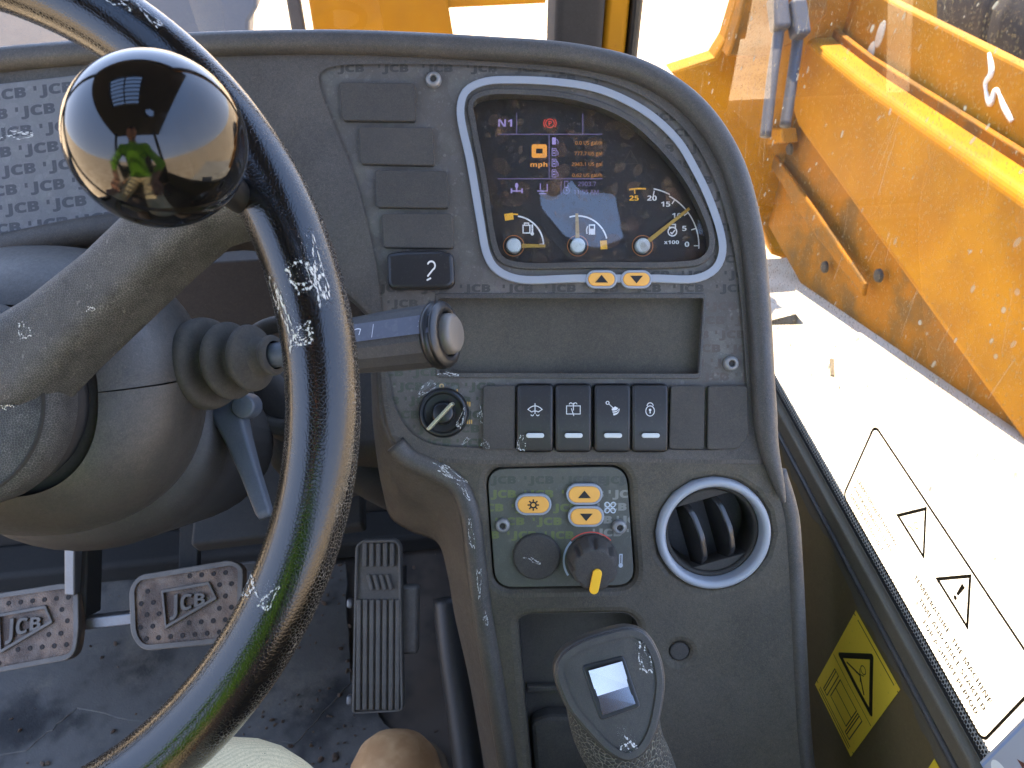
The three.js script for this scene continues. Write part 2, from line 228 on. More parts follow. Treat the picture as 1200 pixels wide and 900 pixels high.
// ------------------------------------------------------------------ the setting: ground and cab shell
const GROUND = -0.95, XW = 0.27, SILL = 0.3885, ROOF = 1.5;
{ const g = metreUV(new THREE.PlaneGeometry(160, 160).rotateX(-Math.PI / 2)); tag(add(scene, 'ground', g, M.concrete, new THREE.Matrix4().setPosition(0, GROUND, 0)), 'pale dusty concrete yard in full sun', 'ground', 'structure'); }
const at3 = (g, x, y, z) => g.translate(x, y, z);
tag(add(scene, 'cab_floor', at3(box(1.2, 0.05, 2.0), -0.31, -0.027, 0.05), M.floor), 'dirty dark steel cab floor', 'floor', 'structure');
{ // front bulkhead under the dashboard, with a ledge behind it
  const b = thing('bulkhead', 'dark dusty bulkhead below the dashboard behind the pedals', 'bulkhead', V(-0.31, 0, -0.66)); b.userData.kind = 'structure';
  add(b, 'panel', at3(box(1.16, 0.42, 0.03), -0.31, 0.21, -0.66), M.cavity);
  add(b, 'ledge', at3(box(1.16, 0.025, 0.27), -0.31, 0.415, -0.81), M.cavity);
  add(b, 'rail', at3(box(1.1, 0.035, 0.05, 0.008), -0.31, 0.02, -0.62), M.dark);
  const gr = new THREE.TorusGeometry(0.042, 0.007, 12, 48); const F = tilt(at(335, 440, 0.62), 0);
  add(b, 'grommet', metreUV(gr), M.rubber, F);
  add(b, 'duct', moved(box(0.13, 0.09, 0.1, 0.012), ...at(420, 500, 0.68).toArray(), 0.3, 0, 0.12), M.cavity);
  add(b, 'bracket', moved(box(0.16, 0.02, 0.08, 0.004), ...at(330, 585, 0.74).toArray(), 0.3, 0, 0.06), M.dark);
  add(b, 'duct', sweep([at(300, 450, 0.64), at(350, 500, 0.64), at(440, 560, 0.66), at(520, 600, 0.7)], 0.02, 30), M.dark);
}
const cab = (name, label, geo, mat = M.dark, cat = 'cab wall') => { const m = add(scene, name, geo, mat); tag(m, label, cat, 'structure'); return m; };
cab('rear_wall', 'dark low wall behind the seat', at3(box(1.16, 0.6, 0.04), -0.31, 0.3, 0.95));
cab('door_sill', 'dark sill of the open cab doorway beside the seat', at3(box(0.04, 0.05, 1.8), -0.89, 0.03, 0.03));
{ // roof: a frame of four slabs round a glazed hatch with guard bars
  const r = thing('cab_roof', 'dark cab roof with a barred hatch and an added opening for the display reflection', 'roof', V(-0.24, ROOF, 0)); r.userData.kind = 'structure';
  const x0 = -0.98, x1 = XW + 0.19, z0 = -1.12, z1 = 1.08, hx0 = -0.56, hx1 = -0.08, hz0 = -0.46, hz1 = 0.1, y = ROOF + 0.035;
  const rect = (a, b, c, d) => [[a, -c], [b, -c], [b, -d], [a, -d]].map(([u, v]) => new THREE.Vector2(u, v));
  add(r, 'slab', ext(holed(poly(rect(x0, x1, z0, z1), 0.04), poly(rect(hx0, hx1, hz0, hz1)), poly([[0.03, -0.15], [0.06, -0.2], [0.1, -0.15], [0.12, -0.19], [0.19, -0.2], [0.215, -0.38], [0.14, -0.405], [0.07, -0.36], [0.02, -0.27]].map(([u, v]) => new THREE.Vector2(u, v)), 0.02)), 0, 0.07, 0.008).rotateX(-Math.PI / 2).translate(0, ROOF, 0), M.dark);  // second hole added, outline shaped for a blue patch mirrored in the display
  for (let i = 1; i <= 6; i++) add(r, 'guard_bar', at3(box(hx1 - hx0 - 0.002, 0.03, 0.022, 0.008), (hx0 + hx1) / 2, y + 0.01, hz0 + (hz1 - hz0) * i / 7), M.dark);
  add(r, 'guard_bar', at3(box(0.02, 0.02, hz1 - hz0 - 0.002, 0.006), (hx0 + hx1) / 2, y + 0.035, (hz0 + hz1) / 2), M.dark);
}
for (const [x, z] of [[-0.88, -0.93], [-0.88, 0.94], [XW + 0.01, 0.94]]) tag(add(scene, 'cab_post', at3(box(0.07, ROOF, 0.07, 0.012), x, ROOF / 2, z), M.dark), 'plain black corner post of the cab', 'post', 'structure', 'cab corner posts');
{ // front corner post: black liner, yellow post, black seal
  const p = thing('corner_post', 'black and yellow corner post between windscreen and side window', 'post', V(0.21, 0, -0.95));
  add(p, 'liner', at3(box(0.058, ROOF, 0.07, 0.01), 0.19, ROOF / 2, -0.95), M.dark);
  add(p, 'post', at3(box(0.03, ROOF, 0.08, 0.008), 0.235, ROOF / 2, -0.965), M.paint);
  add(p, 'seal', at3(box(0.013, ROOF, 0.06, 0.005), 0.257, ROOF / 2, -0.95), M.black);
}
// side wall below the window: vertical plane facing the seat
const WF = new Frame(V(XW, 0, 0), V(0, 0, 1), V(0, 1, 0));
const sideRect = (z0, z1, y0, y1) => poly([[z0, y0], [z1, y0], [z1, y1], [z0, y1]].map(([a, b]) => new THREE.Vector2(a, b)));
{
  const w = thing('side_wall', 'dark plastic side wall below the window', 'cab wall', V(XW, 0, 0)); w.userData.kind = 'structure';
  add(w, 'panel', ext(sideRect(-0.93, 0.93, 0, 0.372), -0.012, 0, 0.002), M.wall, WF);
  add(w, 'sill', ext(sideRect(-0.93, 0.93, 0.373, SILL), -0.012, 0.003, 0.0015), M.seal, WF);
  add(w, 'rubber_lip', sweep([V(XW - 0.0035, 0.3745, -0.9), V(XW - 0.0035, 0.3745, -0.2), V(XW - 0.0035, 0.3745, 0.9)], 0.0024, 20, 8), M.shroud);
  // torn strip of old sealant along the wall below the lip
  const torn = []; for (let z = -0.5; z <= 0.1; z += 0.008) torn.push(new THREE.Vector2(z, 0.366 - 0.005 * rnd() - 0.006 * Math.abs(Math.sin(z * 31))));
  add(w, 'sealant', ext(new THREE.Shape([...torn, new THREE.Vector2(0.1, 0.3715), new THREE.Vector2(-0.5, 0.3715)]), 0.0004, 0.0016), M.seal, WF);
}
{ // side window: pane, printed dot border, dirt spatter
  const w = thing('side_window', 'scratched and spattered side window with printed dot border', 'window', V(XW, SILL, 0));
  add(w, 'pane', new THREE.ShapeGeometry(sideRect(-0.91, 0.9, SILL - 0.004, ROOF - 0.005)).translate(0, 0, -0.0045), M.pane, WF);
  const dots = canvasTex(2048, 64, (x, W, H) => { x.clearRect(0, 0, W, H); x.fillStyle = '#14120f'; x.fillRect(0, 52, W, 12); const p = 16; for (let r = 0; r < 4; r++) for (let i = -1; i < W / p + 1; i++) { const R = [3.4, 5, 6.6, 8.2][r]; x.beginPath(); x.arc(i * p + (r % 2) * p / 2, 10 + r * 14, R, 0, 7); x.fill(); } });
  dots.wrapS = THREE.RepeatWrapping; dots.repeat.set(3, 1);
  const g = new THREE.PlaneGeometry(0.9, 0.0135); g.translate(-0.35, SILL + 0.0068, -0.0038); add(w, 'dot_border', g, alphaMat(dots), WF);
  const dirt = canvasTex(2048, 1400, (x, W, H) => { x.clearRect(0, 0, W, H); const spot = () => { for (;;) { const X = rnd() * W, Y = rnd() * H, q = coarse2[((Y / H * N1) | 0) * N1 + ((X / W * N1) | 0)]; if (rnd() < step(0.38, 0.62, q) * 0.9 + 0.1) return [X, Y]; } };
    for (let i = 0; i < 2000; i++) { const [X, Y] = spot(), r = 0.6 + rnd() * rnd() * 3.2; x.fillStyle = rgb(222, 208, 176, 0.25 + rnd() * 0.6); x.beginPath(); x.ellipse(X, Y, r, r * (1 + rnd() * 1.6), rnd() * 0.6, 0, 7); x.fill(); }
    for (let i = 0; i < 150000; i++) { const [X, Y] = spot(); x.fillStyle = rgb(180, 150, 96, 0.06 + rnd() * 0.3); x.fillRect(X, Y, 1 + rnd() * 2, 1 + rnd() * 2); }
    for (let i = 0; i < 520; i++) { const [X, Y] = spot(), l = 10 + rnd() * 70, a = 1.1 + rnd() * 0.8; x.strokeStyle = rgb(226, 208, 164, 0.08 + rnd() * 0.3); x.lineWidth = 0.7 + rnd() * 1.3; x.beginPath(); x.moveTo(X, Y); x.lineTo(X + Math.cos(a) * l, Y + Math.sin(a) * l); x.stroke(); }
  });
  const d = new THREE.PlaneGeometry(1.0, 0.68); d.translate(-0.42, SILL + 0.355, -0.0041); add(w, 'dirt_spatter', d, alphaMat(dirt, { roughness: 0.95 }), WF);
}
{ const w = thing('windscreen', 'clear front windscreen above the dashboard', 'window', V(-0.35, 0.43, -0.95)); add(w, 'pane', box(1.02, ROOF - 0.44, 0.0002, 0.00005, 1).translate(-0.35, (ROOF + 0.43) / 2, -0.94), M.pane); }

// ------------------------------------------------------------------ outside: boom, engine cover, front attachment
const BF = new Frame(V(1.0, 0, 0), V(0, 0, 1), V(0, 1, 0));
const slab = (F, pts, h0, h1, b = 0.006, seg = 2) => ext(poly(F.L(pts)), h0, h1, b, seg);
{
  const b = thing('loader_boom', 'yellow steel boom lying beyond the side window', 'boom', V(1.1, -0.2, -0.9));
  add(b, 'side_plate', slab(BF, [[880, -8], [1008, 94], [1330, 316], [1330, 700], [1200, 526], [1087, 367], [933, 150]], -0.09, 0, 0.022, 6), M.paint, BF);
  const BF2 = new Frame(V(1.09, 0, 0), V(0, 0, 1), V(0, 1, 0));
  add(b, 'inner_section', slab(BF2, [[880, -95], [1042, 0], [1200, 79], [1330, 144], [1330, 420], [1100, 260], [900, 40]], -0.03, 0, 0.006), M.paint, BF2);
  add(b, 'wear_channel', slab(new Frame(V(1.068, 0, 0), V(0, 0, 1), V(0, 1, 0)), [[960, 20], [1020, 66], [1200, 178], [1330, 258], [1330, 300], [1200, 214], [1020, 96], [960, 40]], -0.012, 0.004, 0.003), M.paintDirtShade, new Frame(V(1.068, 0, 0), V(0, 0, 1), V(0, 1, 0)));
  add(b, 'boom_shade_plate', slab(new Frame(V(1.02, 0, 0), V(0, 0, 1), V(0, 1, 0)), [[880, 80], [933, 130], [1087, 350], [1196, 500], [1215, 536], [1200, 530], [1158, 502], [1150, 483], [957, 350], [945, 345], [892, 250], [872, 170]], -0.04, 0, 0.004), M.paintDirtShade, new Frame(V(1.02, 0, 0), V(0, 0, 1), V(0, 1, 0)));  // plate drawn where the boom's shadow falls, its shade put into brown paint
  add(b, 'rib', slab(BF, [[893, 172], [903, 168], [960, 245], [1020, 332], [1017, 347], [950, 262]], 0.002, 0.014, 0.006), M.paintDirtShade, BF);
  add(b, 'bracket', slab(BF, [[900, 146], [934, 150], [936, 166], [902, 170]], 0.0, 0.045, 0.006), M.paint, BF);
  for (const [x, y] of [[966, 313], [1029, 323], [925, 175]]) add(b, 'bolt', lathe([[0.0001, 0.005], [0.012, 0.0045], [0.015, 0.002], [0.016, -0.004]], 14), M.rubber, new THREE.Matrix4().multiplyMatrices(BF.m, new THREE.Matrix4().makeTranslation(BF.loc(x, y).x, BF.loc(x, y).y, 0.0)));
  for (const [x, y] of [[1032, 40], [1020, 64]]) add(b, 'drain_hole', lathe([[0.0001, 0.003], [0.022, 0.003], [0.024, 0]], 20).scale(0.6, 1.3, 1), M.cover, new THREE.Matrix4().multiplyMatrices(BF2.m, new THREE.Matrix4().makeTranslation(BF2.loc(x, y).x, BF2.loc(x, y).y, 0)));
  // white chalk scrawl on the inner section
  const w = BF2.L([[1160, 62], [1163, 85], [1156, 98], [1162, 122], [1168, 105], [1178, 125], [1187, 142]]).map((p) => V(p.x, p.y, 0.002));
  add(b, 'chalk_mark', sweep(w, (t) => 0.003 + 0.003 * Math.abs(Math.sin(t * 9)), 60, 6, 1), M.white, BF2);
}
for (const [k, pts] of [[[912, -30], [914, 20], [905, 90], [897, 160]], [[934, -20], [936, 30], [928, 95], [920, 148]]].entries()) {
  const P = pts.map(([x, y]) => at(x, y, 1.78 + 0.02 * k));
  const h = thing('hydraulic_hose', k ? 'dark hydraulic hose clamped to the boom bracket' : 'dark hydraulic hose hanging loose past the boom bracket', 'hose', P[3], 'boom hoses');
  add(h, 'tube', sweep(P, 0.013, 30, 12), M.hose);
  add(h, 'coupling', bar(at(...[[910, -4], [932, 2]][k], 1.77), at(...[[915, 36], [938, 44]][k], 1.77), 0.04, 0.04, 0.01), M.hose);
}
{ // sunlit engine cover falling away towards the front
  const A = V(1.02, -0.374, -1.553), B = V(1.02, -0.187, -0.923), dir = B.clone().sub(A).normalize();
  const DF = new Frame(A, V(1, 0, 0), dir.clone().negate());
  const c = thing('engine_cover', 'engine cover with sun glare put into its pale colour between cab and boom', 'engine cover', V(0.7, -0.4, -0.9));
  const sh = poly([[-0.71, 0.38], [0.42, 0.38], [0.42, -2.0], [-0.71, -2.0]].map(([x, y]) => new THREE.Vector2(x, y)), 0.02);
  const slotS = poly(DF.L([[880, 367], [934, 367], [944, 379], [942, 381], [880, 382]]), 0.003);
  add(c, 'cover', ext(holed(sh, slotS), -0.05, 0, 0.004), M.cover, DF);
  add(c, 'slot', ext(poly(DF.L([[870, 360], [950, 360], [950, 388], [870, 388]])), -0.09, -0.055), M.dark, DF);
  add(c, 'latch', ext(poly(DF.L([[972, 422], [977, 422], [978, 442], [973, 441]])), 0, 0.004), M.seal, DF);
}
const FF = new Frame(V(0, 0, -1.95), V(1, 0, 0), V(0, 1, 0));
{
  const t = thing('boom_head', 'dusty yellow cross plate at the front end of the boom', 'boom head', V(0.9, -0.4, -1.95));
  add(t, 'plate', slab(FF, [[873, -30], [850, 46], [837, 67], [786, 84], [832, 140], [880, 228], [905, 300], [1000, 330], [1100, 300], [1100, -30]], -0.06, 0, 0.01), M.paint, FF);
  add(t, 'web', slab(FF, [[870, -30], [850, 44], [845, 58], [880, 62], [930, 40], [960, 10], [960, -30]], 0.002, 0.05, 0.006), M.paintDirtShade, FF);
}
{
  const t = thing('front_carriage', 'yellow steel carriage plate standing beyond the windscreen', 'carriage', V(-0.15, -0.5, -1.95));
  add(t, 'plate', slab(FF, [[352, -60], [372, 70], [376, 400], [560, 400], [536, 70], [515, -60]], -0.08, 0, 0.008), M.paint, FF);
  add(t, 'edge_rail', slab(FF, [[515, -60], [519, 12], [640, 6], [660, -60]], -0.05, -0.01, 0.006), M.paint, FF);
  add(t, 'stay', slab(FF, [[324, -60], [340, -60], [362, 70], [346, 70]], -0.05, -0.01, 0.006), M.hose, FF);
}
{
  const t = thing('mudguard', 'blue grey front mudguard and sky mirror panel seen past the steering wheel', 'mudguard', V(-0.8, -0.5, -1.95));
  add(t, 'panel', slab(FF, [[150, -60], [302, -60], [300, 14], [291, 30], [290, 60], [300, 300], [150, 300]], -0.12, -0.02, 0.01), M.guard, FF);
  add(t, 'sky_mirror_panel', slab(FF, [[-200, -60], [10, -60], [90, 40], [100, 300], [-200, 300]], -0.12, -0.03, 0.01), M.guard, FF);  // added panel, coloured as sky mirrored in the windscreen
}
{
  const t = thing('machine_tyre', 'dark rubber tyre beyond the boom', 'tyre', V(1.72, -0.95, -2.0));
  add(t, 'tread', sweep(Array.from({ length: 25 }, (_, i) => V(1.72, -0.3 + 0.5 * Math.cos(i / 24 * 6.2832), -2.0 + 0.5 * Math.sin(i / 24 * 6.2832))), 0.2, 64, 16), M.dark);
}
console.log('setting ready');
// ------------------------------------------------------------------ dashboard
const dash = thing('dashboard', 'dusty charcoal moulded dashboard with switches, display and side air vent', 'dashboard', V(0, 0.05, -0.42));
const PLATE = [[370, 84], [384, 75], [480, 71], [600, 75], [690, 86], [752, 107], [804, 147], [841, 208], [862, 280], [872, 350], [878, 430], [881, 480], [879, 512], [864, 527], [700, 528], [560, 529], [500, 523], [474, 505], [457, 472], [450, 430], [444, 380], [438, 320], [426, 262], [410, 204], [388, 150], [371, 104]];
const plateO = smooth(UF.L(PLATE), 150);
const GLASS = [[553, 118], [568, 109], [618, 108], [662, 112], [707, 124], [742, 142], [774, 171], [801, 204], [821, 239], [833, 271], [833, 292], [821, 305], [795, 309], [700, 309.5], [604, 309], [587, 302], [580, 286], [568, 212], [556, 148]];
const glassO = smooth(UF.L(GLASS), 110);
const RING = [[539, 127], [546, 106], [568, 95], [604, 93], [648, 95], [695, 102], [730, 115], [765, 136], [795, 165], [815, 198], [833, 236], [846, 277], [847, 297], [839, 315], [818, 326.5], [765, 327], [677, 327], [604, 327], [580, 315], [570, 298], [562, 257], [551, 192]];
const ringC = smooth(UF.L(RING), 130);
const SLOT = [[511, 347], [827, 347], [821, 440], [512, 439]];
{ // moulded body: upper cowl with the opening for the instrument plate
  const out = smooth(UF.L([[-120, 84], [0, 66], [120, 56], [250, 47], [400, 45], [560, 52], [680, 62], [756, 82], [815, 120], [858, 180], [883, 260], [893, 350], [900, 450], [905, 520], [900, 545], [860, 548], [700, 546], [540, 548], [490, 540], [458, 518], [446, 480], [441, 430], [438, 385], [420, 362], [380, 330], [300, 285], [250, 272], [190, 278], [120, 284], [0, 304], [-120, 326]]), 220);
  add(dash, 'cowl', ext(holed(new THREE.Shape(out), grow(plateO, 0.0028)), -0.07, 0, 0.005, 3), M.dash, UF);
  add(dash, 'plate_back', ext(new THREE.Shape(grow(plateO, 0.008)), -0.04, -0.03), M.handle, UF);
  const lip = UF.L([[-120, 82], [0, 66], [120, 56], [250, 48], [400, 46], [560, 53], [680, 63], [756, 83], [815, 122], [857, 182], [881, 262], [891, 350], [897, 450], [903, 520], [912, 556], [922, 590]], 0.006);
  add(dash, 'rolled_edge', sweep(smooth(lip, 90, false).map((p) => V(p.x, p.y, 0.0015)), (t) => t > 0.93 ? 0.0072 * Math.sqrt(Math.max(0.02, (1 - t) / 0.07)) : 0.0072, 150, 16), M.lip, UF);
  const low = UF.L([[-120, 312], [0, 289], [110, 268], [180, 262], [250, 266]], 0.004);
  add(dash, 'lower_edge', sweep(smooth(low, 30, false).map((p) => V(p.x, p.y, 0.001)), 0.0085, 60, 14), M.lip, UF);
}
{ // left plate behind the wheel with tone-on-tone lettering
  const F = new Frame(at(0, 190, 0.4685), CR.clone().multiplyScalar(Math.cos(0.115)).addScaledVector(CU, Math.sin(0.115)), CU.clone().multiplyScalar(Math.cos(0.115)).addScaledVector(CR, -Math.sin(0.115)));
  const sh = poly([[-0.06, -0.0445], [0.088, -0.0445], [0.088, 0.047], [-0.06, 0.047]].map(([x, y]) => new THREE.Vector2(x, y)), 0.006);
  const g = ext(sh, -0.002, 0.0015, 0.0008), p = g.attributes.position, uv = new Float32Array(p.count * 2);
  for (let i = 0; i < p.count; i++) { uv[i * 2] = (p.getX(i) + 0.06) / 0.148; uv[i * 2 + 1] = (p.getY(i) + 0.0445) / 0.0915; } g.setAttribute('uv', new THREE.BufferAttribute(uv, 2));
  const t = canvasTex(1480, 915, (x, W, H) => { x.fillStyle = rgb(98, 97, 96); x.fillRect(0, 0, W, H); grime(x, W, H, 900, [136, 134, 130], 0.18, 60); logoRows(x, 0, 70, W, H, rgb(58, 58, 60), 116, 290, 88); grime(x, W, H, 1600, [128, 126, 120], 0.3, 7); grime(x, W, H, 260, [60, 60, 60], 0.2, 12); speckle(x, W, H, 40000); });
  add(dash, 'lettered_plate', g, std({ map: t, roughness: 0.55, roughnessMap: null }), F);
  const s = add(dash, 'torn_patch', moved(new THREE.PlaneGeometry(0.026, 0.012), 0.012, 0.016, 0.0022, 0, 0, 0.1), M.scuff[1], F);
}
{ // instrument plate: openings for display and radio slot
  const slotO = poly(UF.L(SLOT), 0.0025);
  const g = ext(holed(new THREE.Shape(plateO), grow(glassO, 0.0028), slotO), -0.02, -0.002, 0.0006); regionUV(g, UF, -0.002, 365, 66, 890, 536);
  const t = canvasTex(2048, 1834, (x, W, H) => {
    const s = W / 525; x.fillStyle = rgb(76, 70, 62); x.fillRect(0, 0, W, H); grime(x, W, H, 1500, [126, 121, 112], 0.13, 120); x.save(); x.scale(s, s); x.translate(-365, -66);
    const dk = rgb(54, 50, 44); logoRows(x, 392, 80, 900, 86, dk, 17, 52, 13); logoRows(x, 800, 100, 900, 328, dk, 18.5, 50, 13); logoRows(x, 690, 92, 800, 96, dk, 18.5, 50, 13); logoRows(x, 440, 338, 900, 345, dk, 17, 50, 13);
    logoRows(x, 829, 359, 900, 450, rgb(76, 66, 58), 16.5, 43, 13); logoRows(x, 452, 420, 562, 530, rgb(62, 64, 50), 16.5, 42, 13); logoRows(x, 455, 356, 505, 362, dk, 17, 48, 13);
    x.strokeStyle = x.fillStyle = rgb(196, 150, 74); x.lineWidth = 1.5; x.beginPath(); x.arc(517.5, 452.5, 2.1, 0, 7); x.stroke(); x.fillRect(535, 456, 1.6, 5); x.fillRect(547.3, 471, 1.6, 5.5); x.fillRect(549.8, 471, 1.6, 5.5); x.fillRect(547, 492, 1.5, 5); x.fillRect(549.4, 492, 1.5, 5); x.fillRect(551.8, 492, 1.5, 5);
    x.restore(); grime(x, W, H, 3000, [140, 134, 124], 0.3, 9); grime(x, W, H, 500, [60, 58, 54], 0.25, 20); speckle(x, W, H, 90000);
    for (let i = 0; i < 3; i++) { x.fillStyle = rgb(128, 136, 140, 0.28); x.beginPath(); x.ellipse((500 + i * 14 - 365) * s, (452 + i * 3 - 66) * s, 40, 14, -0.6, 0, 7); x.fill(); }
  });
  add(dash, 'instrument_plate', g, std({ map: t, roughness: 0.66, bumpMap: null }), UF);
  const so = UF.L(SLOT);
  const back = add(dash, 'radio_slot_cover', ext(poly(grow(so, 0.004)), -0.024, -0.0095, 0.0005), M.slot, UF);
  const fr = add(dash, 'radio_slot_frame', ext(holed(poly(grow(so, 0.0022), 0.003), poly(grow(so, -0.0004), 0.0025)), -0.004, -0.0012, 0.0006), M.lip, UF);
}
// blank plates and screws
const blankPlate = (pts, h = 0.0018, r = 0.0022) => add(dash, 'blank_plate', ext(poly(UF.L(pts, h), r), -0.004, h, 0.0007), M.blank, UF);
[[[397, 96], [486, 97], [487, 142], [401, 141]], [[420, 148], [507, 149], [509, 194], [422, 192]], [[439, 199], [524, 200], [525, 244], [441, 243]], [[447, 250], [530, 250], [532, 291], [449, 290]],
  [[566, 452], [604, 452], [603, 527], [565, 527]], [[786, 452], [826, 452], [825, 527], [784, 526]], [[830, 452], [876, 452], [878, 510], [866, 526], [829, 527]]].forEach((p) => blankPlate(p));
function screw(F, px, py, r, h) { const q = F.loc(px, py, h), m = new THREE.Matrix4().multiplyMatrices(F.m, new THREE.Matrix4().makeTranslation(q.x, q.y, h)); const s = add(dash, 'screw', lathe([[r * 0.42, -0.0012], [r * 0.42, 0.0016], [r * 0.62, 0.002], [r * 0.9, 0.0012], [r, 0], [r * 1.02, -0.002]], 24), M.screw, m); add(s, 'socket', lathe([[0.0001, 0.0004], [r * 0.43, 0.0004]], 6), M.rubber, m); return s; }
screw(UF, 508, 93, 0.0048, 0); screw(UF, 857, 426, 0.0046, 0);
// illuminated-marking switch left of the radio slot
const onF = (F, px, py, h) => { const q = F.loc(px, py, h); return new THREE.Matrix4().multiplyMatrices(F.m, new THREE.Matrix4().makeTranslation(q.x, q.y, 0)); };
{
  const g = ext(poly(UF.L([[453, 297], [470, 294], [515, 293], [531, 297], [533, 332], [526, 338], [460, 339], [454, 334]], 0.005), 0.003), -0.004, 0.006, 0.0025, 3);
  const t = canvasTex(512, 256, (x, W, H) => { x.fillStyle = '#211e1b'; x.fillRect(0, 0, W, H); x.strokeStyle = '#d9d2c4'; x.lineWidth = 11; x.lineCap = 'round'; x.beginPath(); x.arc(330, 104, 26, 3.6, 7.4); x.lineTo(306, 166); x.stroke(); x.beginPath(); x.moveTo(302, 190); x.lineTo(324, 180); x.stroke(); grime(x, W, H, 300, [90, 88, 82], 0.25, 8); });
  regionUV(g, UF, 0.006, 450, 291, 536, 341);
  add(dash, 'lamp_switch', g, std({ map: t, roughness: 0.35 }), UF);
}
